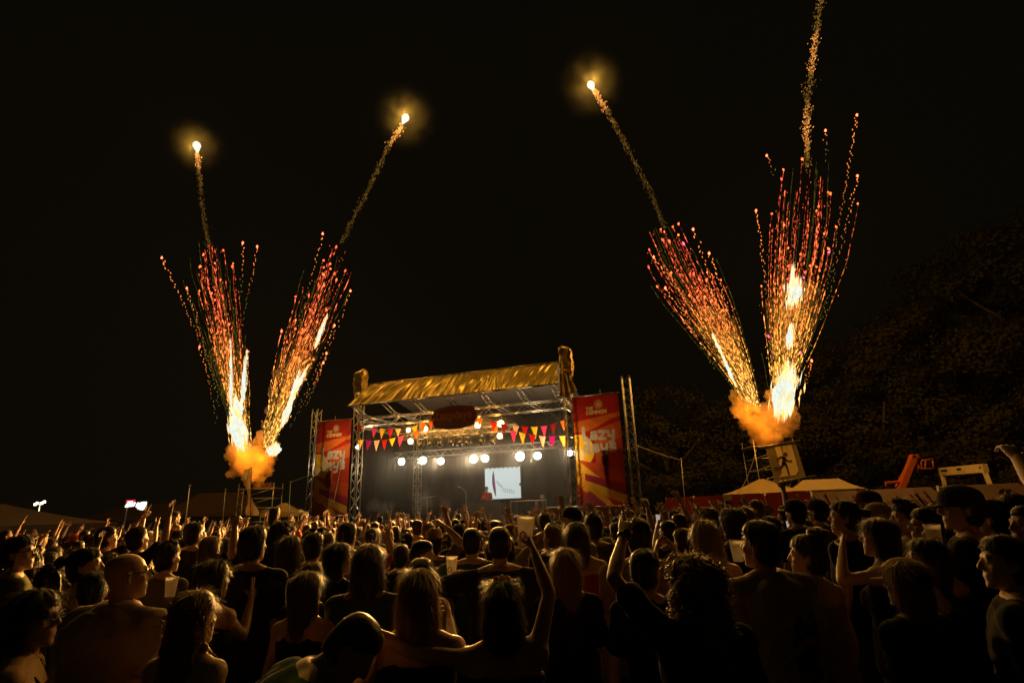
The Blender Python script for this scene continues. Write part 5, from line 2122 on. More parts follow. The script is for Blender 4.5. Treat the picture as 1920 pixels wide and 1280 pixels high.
    if star:
        A = at(*star, yd(star[1]))
        B = pts[-1]
        d = (pts[-1] - pts[-3 if len(pts) > 2 else 0]).normalized()
        s = 8.2 * yd(star[1]) / FPX
        mb = MB()
        mb.path([A + d * s * 1.2, A + d * s * .75, A, A - d * s, A - d * s * 1.9], [s * .25, s * .85, s * 1.05, s * .6, s * .1], 12)
        part('burning_star', mb, STARM, t, True)
        mb = MB()
        mb.ell(A, (2.4, 2.4, 2.4), 20, 14)
        mb.v = [tuple(Vector(p) - A) for p in mb.v]
        pf = bpy.data.objects.new('smoke_puff', mb.mesh('smoke_puff', PUFF))  # thin smoke ball added to give the star its halo
        link(pf, t)
        pf.location = A - Vector((ax[0].x, Y, ax[0].z))
        lamp('star_light', t, A + Vector((0, -s * 2.2, -s * .6)) - Vector((ax[0].x, Y, ax[0].z)), STAR_POWER * K_STAR, (1, .52, .07), s)
    return t, ax


STAR_POWER, FIRE_POWER = 1000, 2300
YL2, YR2 = 33.0, 27.0
fA, axA = firework('left firework cone leaning left, its star highest at the left of the picture', YL2 + 1, 26, [(462, 850), (447, 780), (432, 700), (418, 620), (404, 540), (393, 462)], [9, 20, 32, 44, 54, 58], 92, 1, (369, 274),
    [(392, 462), (384, 420), (377, 365), (373, 320), (370, 285)], [((415, 740), (303, 483), 52), ((410, 760), (350, 540), 44), ((405, 790), (374, 650), 26), ((450, 560), (455, 455), 20), ((455, 600), (482, 462), 26)],
    [(452, 838, 441, 772, .55), (446, 780, 441, 748, .35), (455, 760, 462, 668, .16), (432, 770, 432, 650, .12)])
fB, axB = firework('left firework cone leaning right, its star left of the top middle', YL2, 22, [(497, 850), (520, 780), (546, 700), (576, 620), (604, 540), (632, 462)], [9, 20, 34, 45, 54, 58], 92, 2, (760, 222),
    [(640, 455), (668, 400), (698, 340), (728, 275), (754, 236)], [((590, 720), (657, 545), 24), ((575, 760), (612, 662), 26), ((545, 800), (606, 680), 20), ((560, 600), (605, 438), 24), ((560, 760), (627, 610), 24)],
    [(511, 852, 516, 832, .34), (528, 800, 552, 735, .22), (548, 745, 575, 690, .16), (540, 770, 560, 700, .16), (592, 650, 612, 595, .12)])
fC, axC = firework('right firework cone leaning left, its star right of the top middle', YR2, 20.5, [(1418, 770), (1388, 700), (1352, 630), (1316, 565), (1280, 500), (1246, 425)], [11, 26, 44, 58, 66, 60], 105, 3, (1108, 160),
    [(1246, 425), (1222, 365), (1180, 285), (1140, 210), (1114, 170)], [((1395, 690), (1330, 475), 44), ((1390, 720), (1300, 430), 40), ((1340, 690), (1248, 540), 34), ((1330, 640), (1226, 482), 34)],
    [(1378, 720, 1352, 660, .10), (1352, 662, 1338, 630, .08)], 1.1)
fD, axD = firework('right firework cone rising almost straight up, its trail leaving the top edge', YR2 + .5, 22, [(1462, 770), (1474, 690), (1486, 600), (1497, 510), (1506, 420), (1514, 310)], [11, 34, 60, 80, 88, 82], 115, 4, None,
    [(1514, 315), (1513, 250), (1515, 180), (1522, 120), (1530, 60), (1540, -10)], [((1450, 690), (1418, 395), 60), ((1545, 560), (1607, 216), 70), ((1540, 600), (1608, 330), 50), ((1500, 740), (1522, 676), 22), ((1450, 330), (1438, 292), 7), ((1545, 300), (1548, 245), 9)],
    [(1470, 775, 1478, 690, .62), (1480, 650, 1484, 612, .22), (1486, 568, 1492, 528, .42), (1470, 735, 1474, 700, .4), (1488, 560, 1488, 500, .14)], 1.15)

# the light that the burning cones throw on the place
for f, ax, pw in ((fA, axA, .8), (fB, axB, .8), (fC, axC, 1.0), (fD, axD, 1.9)):
    for fr, k in ((.42, .3), (.62, .4), (.84, .3)):
        p = axis_point(ax, fr)
        lamp('firework_light', f, p - ax[0], FIRE_POWER * K_FIRE * pw * k, (1, .46, .075), .8)
    p = axis_point(ax, .04)
    lamp('firework_light', f, p - ax[0] + Vector((0, -.25, 0)), FIRE_POWER * K_FIRE * .05, (1, .36, .03), .35)


# ------------------------------------------------------------------ smoke
def smoke(name, label, Y, blobs, mat, seed, k=1., group='smoke clouds', glow=()):
    r = random.Random(seed)
    mb = MB()
    ppm = FPX / Y
    for u, v, rr in blobs:
        c = at(u, v, Y + r.uniform(-.25, .25))
        R = rr / ppm * k
        mb.ell(c, (R * .85, R * .85, R * .85), 10, 8)
        for _ in range(16):
            d = Vector((r.gauss(0, 1), r.gauss(0, 1), r.gauss(0, 1))).normalized()
            s = R * r.uniform(.2, .48)
            mb.ell(c + d * (R - s * .55), (s, s, s * r.uniform(.8, 1.1)), 8, 6)
    b = Vector(np.mean(np.array(mb.v), axis=0))
    mb.v = [tuple(Vector(p) - b) for p in mb.v]
    me = remesh(mb, .055 * Y / 30, 3)
    v = arrays(me)
    co = v[0]
    nr = np.empty(len(me.vertices) * 3, np.float32)
    me.vertices.foreach_get('normal', nr)
    nr = nr.reshape(-1, 3)
    w = np.array([noise.fractal(Vector(p) * 2.6, .7, 2.1, 4) for p in co])
    me2 = join(name, [(co + nr * w[:, None] * .14, *v[1:])], mat)
    o = bpy.data.objects.new(name, me2)
    COL.objects.link(o)
    o.location = b
    for q in glow:
        lamp('flame_glow', o, at(*q[:3]) - b, q[3], (1, .34, .025), .5)
    return tag(o, label, 'smoke', group, 'stuff')


def cone_smoke(f, ax, ws, Y, q0, q1, mat):
    mb = MB()
    rings = []
    for k in range(9):
        q = q0 + (q1 - q0) * k / 8
        i = q * (len(ws) - 1)
        j = min(int(i), len(ws) - 2)
        w = (ws[j] + (ws[j + 1] - ws[j]) * (i - j)) * Y / FPX * (.9 if 0 < k < 8 else .3) * 1.0 + .12
        c = axis_point(ax, q) - ax[0]
        rings.append([c + Vector((w * math.cos(a), w * math.sin(a), 0)) * (1 + .2 * noise.noise(Vector((math.cos(a) * 2, math.sin(a) * 2, q * 20)))) for a in (6.2832 * m / 18 for m in range(18))])
    mb.loft(rings)
    o = bpy.data.objects.new('lit_smoke', mb.mesh('lit_smoke', mat, True))
    link(o, f)
    o['kind'] = 'stuff'


CSM = VOL('cone_smoke', .06, (.92, .86, .7), aniso=.1, noise_scale=1.1, thr=(.42, .75))
for f, ax, ws, Y in ((fA, axA, [10, 26, 42, 56], 33), (fB, axB, [10, 26, 44, 56], 32), (fC, axC, [12, 32, 54, 68], 26), (fD, axD, [12, 40, 70, 92], 27)):
    cone_smoke(f, ax, [w * 1.0 for w in ws], Y, .02, .55, CSM)

SMK = VOL('firework_smoke', 2.6, (.94, .70, .34), aniso=.15, noise_scale=1.5, thr=(.34, .62))
SMK2 = VOL('thin_smoke', .5, (.9, .85, .78), aniso=.2)
smoke('smoke_cloud', 'orange lit smoke cloud at the foot of the left firework', 33.6, [(446, 842, 15), (455, 858, 17), (470, 862, 18), (486, 868, 16), (498, 858, 14), (490, 830, 14), (440, 852, 11), (438, 882, 9), (452, 880, 11), (478, 886, 13), (498, 880, 10), (484, 900, 8), (470, 898, 8), (494, 818, 9)], SMK, 5, 1.45, glow=((458, 852, 33.3, 130), (490, 858, 33.3, 100), (476, 884, 33.2, 55)))
smoke('smoke_cloud', 'orange lit smoke cloud at the foot of the right firework', 27.6, [(1390, 752, 14), (1402, 772, 19), (1420, 790, 21), (1444, 786, 22), (1466, 778, 20), (1480, 786, 13), (1426, 815, 15), (1450, 808, 16), (1462, 750, 14), (1446, 742, 10), (1434, 828, 10), (1380, 740, 9), (1448, 826, 9), (1472, 800, 12)], SMK, 6, 1.45, glow=((1406, 772, 27.3, 95), (1464, 772, 27.3, 105), (1438, 806, 27.2, 60)))
smoke('smoke_wisp', 'thin smoke drifting up between the two left firework cones', 33.4, [(500, 800, 12), (506, 770, 12), (512, 735, 11), (518, 700, 9)], SMK2, 8, .9)
smoke('smoke_wisp', 'small pale puff of smoke over the crowd left of the left banner', 17, [(568, 966, 6), (572, 972, 6), (566, 958, 4), (562, 960, 3.5)], SMK2, 9)

STSM = VOL('stage_fog', .012, (.85, .84, .8), aniso=.35)
mb = MB()
mb.box((4.73, 2.6, 3.55), 9.0, 5.9, 4.4)
o = bpy.data.objects.new('stage_fog', mb.mesh('stage_fog', STSM))
COL.objects.link(o)
o.matrix_world = SM
tag(o, 'thin fog filling the stage under its lamps', 'fog', None, 'stuff')
for lb, cc_, ss_, dd_ in (('fog added round the white lamps for their glare', (4.4, 2.5, 4.3), (5.2, 1.5, 1.1), .30), ('fog added round the orange lamps for their glare', (4.4, .4, 5.3), (3.4, .9, .7), .32)):
    mb = MB()
    mb.ell((0, 0, 0), (1, 1, 1), 28, 18)
    o = bpy.data.objects.new('stage_fog', mb.mesh('stage_fog', puff_mat('lamp_fog', dd_, .98, 2.2)))  # extra fog ellipsoid, added so the lamps bloom
    COL.objects.link(o)
    o.matrix_world = SM @ Matrix.Translation(cc_) @ Matrix.Diagonal((*ss_, 1))
    tag(o, lb, 'fog', None, 'stuff')
WISP = VOL('stage_wisp', .05, (.9, .9, .88), aniso=.2)
for i, (nm, bl) in enumerate((('wisp of smoke over the left middle of the stage', [(790, 935, 11), (800, 925, 10), (785, 948, 12), (806, 942, 9), (778, 925, 7)]), ('small puff of smoke left of the performer', [(826, 933, 6), (830, 940, 7), (834, 948, 8)]), ('low smoke at the left side of the stage', [(700, 948, 9), (716, 950, 10), (735, 946, 9)]))):
    smoke('smoke_wisp', nm, 22.6, bl, WISP, 20 + i, 1.25)

# the night air itself, faintly smoky from the fireworks
mb = MB()
mb.box((0, 45, 18.9), 130, 105, 40)
hz = bpy.data.objects.new('haze', mb.mesh('haze', VOL('night_haze', .00005, (.9, .88, .82), aniso=.1)))
COL.objects.link(hz)
tag(hz, kind='stuff')
# ------------------------------------------------------------------ crowd: the people one can tell apart
HY = 1.24         # heads measured in the photograph are this much further off than first noted


def ay(q):
    return at(q[0], q[1], q[2] * HY)


def arm_px(spec):
    """spec: {side: ((u,v,Y) elbow, (u,v,Y) wrist, hand pose, palm direction in the world)}; returns a builder for person(custom=)"""
    def f(key, sex, head, sleeve, bulk=1., lean=0, side=0, legs='stand'):
        def build(x, y, s, yaw):
            arms = {}
            sx = .178 if sex == 'm' else .152
            for sd, (e, w, hp, pn) in spec.items():
                S = 1 if sd == 'R' else -1
                sh = Vector((S * sx, -.008, 1.43))
                E_ = world_to_person(ay(e), x, y, s, yaw)
                W_ = world_to_person(ay(w), x, y, s, yaw)
                # keep natural lengths of the upper arm and forearm
                e2 = sh + (E_ - sh).normalized() * min(max((E_ - sh).length, .25), .33)
                w2 = e2 + (W_ - e2).normalized() * min(max((W_ - e2).length, .23), .30)
                p2 = Matrix.Rotation(-rad(yaw), 3, 'Z') @ Vector(pn)
                arms[sd] = (tuple(e2), tuple(w2), hp, tuple(p2))
            return make_body(key, sex, arms, head, legs, lean, side, bulk, sleeve=sleeve)
        return build
    return f


def plain(key, sex, head=(0, 5, 0), sleeve='tee', bulk=1., arms=None, lean=0, side=0, legs='stand'):
    return lambda x, y, s, yaw: make_body(key, sex, arms, head, legs, lean, side, bulk, sleeve=sleeve)


def hero(label, u, v, Y, **kw):
    Y *= HY
    P = at(u, v, Y)
    return person(label, P.x, Y, P.z - kw.pop('raise_', 0), **kw)


G1 = 'people standing close to the camera'
# --- nearest people, left to right
hero('person with long dark hair and glasses in profile at the lower left corner', 72, 1100, 2.1, sex='f', hair='long', hc='dark', shirt='black', sleeve='tank', skin=0, yaw=-62, glasses='on', custom=plain('h1', 'f', (-18, 4, 0), 'tank'), group=G1)
hero('bald person with glasses in a beige tee at the lower left', 243, 1027, 2.55, sex='m', hair=None, shirt='cream', yaw=-18, skin=0, glasses='on', custom=plain('h2', 'm', (-28, 4, 0), 'tee', 1.42), group=G1)
hero('person in an olive tee and glasses looking right at the left edge', 42, 1002, 3.7, sex='m', hair='short', hc='black', shirt='olive', yaw=-40, glasses='on', custom=plain('h3', 'm', (-28, 6, 0), 'tee', 1.05), group=G1)
hero('person with fair lit long hair beside the bald person', 368, 1103, 2.15, sex='f', hair='wavy', hc='fair', shirt='black', sleeve='tank', yaw=-12, custom=plain('h4', 'f', (-14, 4, 0), 'tank'), group=G1)
hero('dark-haired person just left of the bald head', 166, 1024, 3.4, sex='f', hair='pony', hc='black', shirt='maroon', sleeve='tank', yaw=-38, custom=plain('h5', 'f', (-26, 6, 0), 'tank'), group=G1)
hero('dark-haired person in a charcoal tee right behind the bald head', 318, 1014, 4.0, sex='m', hair='quiff', hc='black', shirt='olive', yaw=-20, group=G1)
hero('person with sunglasses on the head and a raised forearm', 402, 1046, 3.0, sex='f', hair='long', hc='dark', shirt='black', sleeve='tank', yaw=-16, glasses='up', skin=1,
     custom=arm_px({'R': ((452, 1190, 3.1), (471, 1122, 3.25), 'two', (-1, .3, 0))})('h7', 'f', (-12, 4, 0), 'tank'), group=G1)
hero('tall person in a dark collared shirt left of centre', 478, 983, 3.45, sex='m', hair='short', hc='black', shirt='charcoal', yaw=-8, custom=plain('h8', 'm', (0, 6, 0), 'tee', 1.08), group=G1)
hero('person with dark hair and a bare shoulder below the waving hand', 577, 1068, 2.85, sex='f', hair='long', hc='brown', shirt='black', sleeve='tank', yaw=-10, custom=plain('h9', 'f', (-10, 6, 0), 'tank'), group=G1)
hero('person with a bob haircut in a dark green shirt', 692, 1019, 2.9, sex='f', hair='bob', hc='brown', shirt='green', sleeve='tee', yaw=-4, custom=plain('h10', 'f', (0, 4, 0), 'tee', 1.15), group=G1)
_p = at(648, 1143, 2.35)
person('person with cropped hair bending over at the bottom edge', _p.x - .50, 2.30, 1.82, sex='m', hair='buzz', hc='brown', shirt='teal', yaw=-80, custom=plain('h11', 'm', (0, -6, 0), 'tee', 1.15, {'R': ((.22, .30, 1.25), (.15, .50, 1.10), 'relax', (-1, 0, 0)), 'L': ((-.22, .30, 1.25), (-.15, .50, 1.10), 'relax', (1, 0, 0))}, lean=44), group=G1)
hero('fair-haired person being hugged, with a dark hairband, at the bottom middle', 785, 1063, 2.2, sex='f', hair='bob', hc='blond', shirt='black', sleeve='tank', skin=0, yaw=-2,
     custom=arm_px({'R': ((850, 1225, 2.35), (842, 1150, 2.6), 'relax', (-1, 0, 0)), 'L': ((690, 1260, 2.1), (720, 1330, 2.2), 'relax', (1, 0, 0))})('h12', 'f', (-6, 4, 0), 'tank', 1.12), group=G1)
hero('person with flowers in the hair raising a cup and hugging a neighbour', 941, 1084, 2.15, sex='f', hair='bob', hc='dark', shirt='black', sleeve='tank', skin=0, yaw=2,
     custom=arm_px({'R': ((1030, 1112, 2.2), (1000, 1030, 2.3), 'hold', (-1, .4, 0)), 'L': ((775, 1222, 2.12), (700, 1182, 2.16), 'relax', (0, .2, -1))})('h13', 'f', (0, 4, 0), 'tank', 1.12), group=G1)
hero('broad person with cropped hair in a dark tee at the centre of the crowd', 936, 984, 3.4, sex='m', hair='buzz', hc='dark', shirt='charcoal', yaw=2,
     custom=arm_px({'L': ((838, 1095, 3.4), (855, 1078, 3.75), 'hold', (1, 0, 0))})('h14', 'm', (0, 5, 0), 'tee', 1.22), group=G1)
hero('person in a dark green tee left of the broad person', 884, 987, 4.1, sex='m', hair='buzz', hc='black', shirt='green', yaw=0, custom=plain('h15', 'm', (-8, 5, 0), 'tee', 1.16), group=G1)
hero('fair-haired person with straight hair right of the raised cup', 1059, 1025, 3.0, sex='f', hair='long', hc='blond', shirt='black', sleeve='tee', yaw=6, group=G1)
hero('long-haired person in a red top behind the fair-haired one', 1080, 976, 3.9, sex='f', hair='long', hc='brown', shirt='red', sleeve='tank', yaw=4, custom=plain('h17', 'f', (4, 5, 0), 'tank', 1.1), group=G1)
hero('curly-haired person in a black tee raising a hand with a watch', 1297, 1037, 2.05, sex='f', hair='curly', hc='fair', shirt='black', sleeve='tee', skin=0, yaw=12,
     custom=arm_px({'L': ((1150, 1085, 2.1), (1172, 988, 2.3), 'horns', (.3, 1, 0))})('h18', 'f', (4, 5, 0), 'tee', 1.12), group=G1)
hero('dark-haired person with glasses right behind the raised arm', 1205, 1026, 2.75, sex='f', hair='short', hc='black', shirt='black', yaw=-20, glasses='on', custom=plain('h19', 'f', (-20, 4, 0), 'tee'), group=G1)
hero('person in a yellowish tee hidden behind the raised forearm', 1192, 968, 3.3, sex='m', hair='short', hc='dark', shirt='tan', yaw=6, custom=plain('h20', 'm', (0, 6, 0), 'tee', 1.12), group=G1)
hero('fair-haired person with very long hair and bare shoulder right of centre', 1318, 972, 3.35, sex='f', hair='wavy', hc='blond', shirt='maroon', sleeve='tank', yaw=10, custom=plain('h21', 'f', (8, 5, 0), 'tank', 1.08), group=G1)
hero('person in a pale tee with a dark print on the back', 1420, 972, 2.65, sex='m', hair='short', hc='black', shirt='cream', yaw=16, skin=1,
     custom=plain('h22', 'm', (22, 5, 0), 'tee', 1.18), group=G1)
hero('person with hair pinned up seen in profile right of the pale tee', 1506, 985, 2.85, sex='f', hair='bun', hc='brown', shirt='tan', sleeve='tank', yaw=26, raise_=.045, custom=plain('h23', 'f', (28, 5, 0), 'tank'), group=G1)
hero('long-haired person reaching out an open hand on the right', 1640, 968, 3.2, sex='f', hair='long', hc='dark', shirt='black', sleeve='tank', yaw=34, skin=0,
     custom=arm_px({'L': ((1592, 1085, 3.1), (1580, 1020, 3.25), 'relax', (-.9, .2, .3))})('h24', 'f', (20, 6, 0), 'tank'), group=G1)
hero('person in a two-tone cap with a round patch at the lower right', 1688, 1037, 2.4, sex='f', hair='long', hc='fair', shirt='black', sleeve='tee', yaw=20, hat='cap', hatc='tan', group=G1, raise_=.02, custom=plain('h25', 'f', (8, 5, 0), 'tee', 1.08))
hero('long dark-haired person tilting the face up behind the two-tone cap', 1722, 1006, 2.75, sex='f', hair='long', hc='black', shirt='black', sleeve='tank', yaw=48, custom=plain('h26', 'f', (20, 12, 0), 'tank'), group=G1)
hero('tall person in a dark baseball cap holding a cup on the right', 1790, 900, 3.05, sex='m', hair='short', hc='black', shirt='black', yaw=42, hat='cap', hatc='charcoal', raise_=.03,
     custom=arm_px({'L': ((1805, 1075, 2.9), (1762, 1040, 2.95), 'hold', (1, .2, 0))})('h27', 'm', (24, 4, 0), 'tee', 1.1), group=G1)
hero('dark-haired person in profile at the lower right corner', 1872, 1000, 2.3, sex='m', hair='short', hc='dark', shirt='black', yaw=44, skin=0, custom=plain('h28', 'm', (26, 4, 0), 'tee', 1.1), group=G1)
hero('short-haired person with glasses and a bare shoulder on the right', 1728, 950, 3.6, sex='f', hair='short', hc='black', shirt='maroon', sleeve='tank', yaw=44, glasses='on', custom=plain('h29', 'f', (22, 6, 0), 'tank'), group=G1)
hero('dark-haired person in an olive tee left of the glasses wearer on the right', 1690, 938, 3.9, sex='m', hair='quiff', hc='black', shirt='olive', yaw=40, pose='turnl', group=G1)
hero('person in black with swept-back long hair in front of the beige fence', 1578, 936, 3.9, sex='m', hair='pony', hc='black', shirt='black', yaw=36, custom=plain('h31', 'm', (24, 5, 0), 'tee', 1.1), group=G1)
hero('person in a pale cap with the brim turned left, right of the long-haired one', 1640, 942, 4.4, sex='m', hair='short', hc='dark', shirt='white', hat='cap', hatc='cream', pose='turnl', yaw=36, group=G1)
hero('person in a red cap standing tall before the beige fence', 1622, 918, 5.2, sex='m', hair='short', hc='black', shirt='cream', hat='cap', hatc='maroon', pose='turnl', yaw=30, group=G1)
hero('dark-haired person right behind the tall capped one', 1853, 934, 3.5, sex='m', hair='short', hc='black', shirt='black', yaw=30, group=G1)
hero('person with sunglasses pushed up at the right edge', 1893, 924, 3.6, sex='f', hair='long', hc='dark', shirt='maroon', sleeve='tank', yaw=44, glasses='up', pose='turnl', group=G1)
hero('person at the right edge whose arm reaches up into the trees', 1975, 905, 2.6, sex='m', hair='short', hc='dark', shirt='tan', yaw=20, skin=0,
     custom=arm_px({'L': ((1945, 915, 2.55), (1915, 872, 2.65), 'relax', (.3, 1, 0))})('h36', 'm', (10, 5, 0), 'tee'), group=G1)
hero('person in profile with face lit, second from the right edge', 1915, 943, 3.0, sex='m', hair='buzz', hc='black', shirt='charcoal', yaw=50, skin=2, pose='turnl', group=G1)

G2 = 'people a few rows ahead'
hero('long-haired person left of the waving hand', 546, 1002, 4.0, sex='f', hair='long', hc='brown', shirt='black', sleeve='tee', yaw=-8, group=G2)
hero('person with sunglasses on the head waving an open hand', 589, 996, 4.3, sex='f', hair='short', hc='black', shirt='black', sleeve='tank', yaw=-6, glasses='up',
     custom=arm_px({'R': ((612, 1075, 4.3), (600, 1058, 4.0), 'open', (0, 1, .1))})('h41', 'f', (0, 5, 0), 'tank'), group=G2)
hero('long-haired person showing the right profile left of the bob haircut', 634, 1015, 3.7, sex='f', hair='long', hc='dark', shirt='black', sleeve='tee', yaw=-30, custom=plain('h42', 'f', (-26, 4, 0), 'tee'), group=G2)
hero('square-headed person with short hair and a pale tee under the left banner', 652, 977, 4.7, sex='m', hair='short', hc='black', shirt='cream', yaw=-4, custom=plain('h43', 'm', (-6, 5, 0), 'tee', 1.1), group=G2)
hero('person with cropped curls showing the right profile, left of the hugging pair', 787, 1009, 3.9, sex='m', hair='buzz', hc='black', shirt='black', yaw=-34, custom=plain('h44', 'm', (-40, -4, 0), 'tee'), group=G2)
hero('person touching a straw hat with the right hand', 815, 986, 5.1, sex='m', hair='short', hc='dark', shirt='olive', yaw=0, hat='fedora',
     custom=arm_px({'R': ((864, 1015, 5.0), (838, 990, 5.0), 'relax', (-1, 0, 0))})('h45', 'm', (0, 5, 0), 'tee'), raise_=.06, group=G2)
hero('person in an olive tee with a tuft of dark hair right of the raised cup', 1111, 961, 4.7, sex='m', hair='quiff', hc='black', shirt='olive', yaw=4, custom=plain('h46', 'm', (0, 5, 0), 'tee', 1.12), group=G2)
hero('person in a black cap facing left under the right banner', 1070, 947, 6.0, sex='m', hair='short', hc='black', shirt='charcoal', yaw=30, hat='cap', hatc='black', pose='turnl', group=G2, raise_=.02)
hero('person with cropped hair pointing up under the screen', 1021, 960, 6.6, sex='m', hair='short', hc='dark', shirt='tan', yaw=0, pose='upR', group=G2)
hero('shaven-headed person left of the very long fair hair', 1252, 972, 4.9, sex='m', hair='buzz', hc='black', shirt='black', yaw=14, skin=1, custom=plain('h49', 'm', (8, 0, 0), 'tee'), group=G2)
hero('person holding both hands to the face, left of the very long fair hair', 1279, 988, 4.4, sex='f', hair='short', hc='brown', shirt='black', yaw=20, pose='phone', group=G2)
hero('person with a dark afro and a black shirt right of the very long fair hair', 1371, 955, 4.3, sex='m', hair='afro', hc='black', shirt='black', yaw=12, skin=2, custom=plain('h51', 'm', (6, 5, 0), 'tee'), group=G2)
hero('person in a dark wide cap behind the pinned-up hair', 1487, 936, 5.2, sex='m', hair='short', hc='black', shirt='black', hat='cap_back', hatc='black', yaw=22, group=G2)
hero('person in a black hat before the red fence, arm raised', 1527, 935, 5.6, sex='m', hair='short', hc='black', shirt='charcoal', hat='cap_back', hatc='charcoal', yaw=20, pose='upL', group=G2)
hero('lit face in profile between the dark cap and the beige fence', 1543, 948, 6.2, sex='f', hair='short', hc='dark', shirt='tan', yaw=40, pose='turnl', group=G2)
hero('fair-haired person with lit hair before the red fence', 1393, 948, 6.3, sex='f', hair='wavy', hc='blond', shirt='cream', sleeve='tank', yaw=16, pose='turnl', group=G2)
hero('person in a pale tee standing tall before the red fence', 1414, 936, 7.0, sex='m', hair='short', hc='fair', shirt='cream', yaw=24, pose='turnl', group=G2)
hero('person with a fair cap-like haircut left of the tall collared one', 397, 1003, 5.0, sex='f', hair='bob', hc='fair', shirt='black', sleeve='tee', yaw=-14, group=G2)
hero('dark round-headed person far left of the collared shirt', 366, 977, 5.4, sex='m', hair='short', hc='black', shirt='charcoal', yaw=-16, group=G2)
hero('person whose raised arm stands left of the collared shirt', 452, 1008, 4.4, sex='m', hair='short', hc='dark', shirt='black', yaw=-10, skin=0,
     custom=arm_px({'L': ((436, 1035, 4.3), (441, 985, 4.4), 'fist', (0, 1, 0))})('h59', 'm', (0, 5, 0), 'tee'), group=G2)
hero('person raising an arm to hold up a phone on the left', 205, 985, 5.6, sex='m', hair='short', hc='black', shirt='black', yaw=-26, pose='horn', group=G2)
hero('person with both hands in the air right of the lit sign', 265, 985, 5.2, sex='f', hair='short', hc='black', shirt='black', yaw=-24, pose='both', group=G2)
hero('big-haired person right of the collared shirt', 531, 976, 5.0, sex='m', hair='curly', hc='black', shirt='black', yaw=-10, group=G2)
hero('person with sunglasses on dark hair left of the green tee', 861, 980, 5.6, sex='f', hair='short', hc='black', shirt='black', yaw=-2, glasses='up', group=G2)

# --- riding on shoulders
SIT = {'R': ((.34, .10, 1.36), (.52, .22, 1.44), 'relax', (0, 0, 1))}
for u, v, lab, arms in ((516, 949, 'long-haired person on shoulders with one arm stretched right, by the left scaffold', SIT), (329, 957, 'person riding on shoulders by the brown marquee, lit in profile', None)):
    P = at(u, v, 11.5)
    h = 1.64
    z0 = P.z - h
    person(lab, P.x, 11.5, h, sex='f', hair='long', hc='dark', shirt='maroon', sleeve='tank', yaw=-20, custom=plain('sit%d' % u, 'f', (-20, 4, 0), 'tank', 1., arms, legs='sit'), z0=z0, group='people riding on shoulders')
    person('person carrying a friend on the shoulders, ' + ('by the left scaffold' if u == 516 else 'by the brown marquee'), P.x, 11.5 - .02, 1.70 if z0 + .87 * h / 1.765 > 1.4 else 1.55, sex='m', hair='short', hc='black', shirt='charcoal', yaw=-20, pose='hold', group='people carrying friends')

# ------------------------------------------------------------------ the rest of the crowd, filled in row by row
PHONERS = []


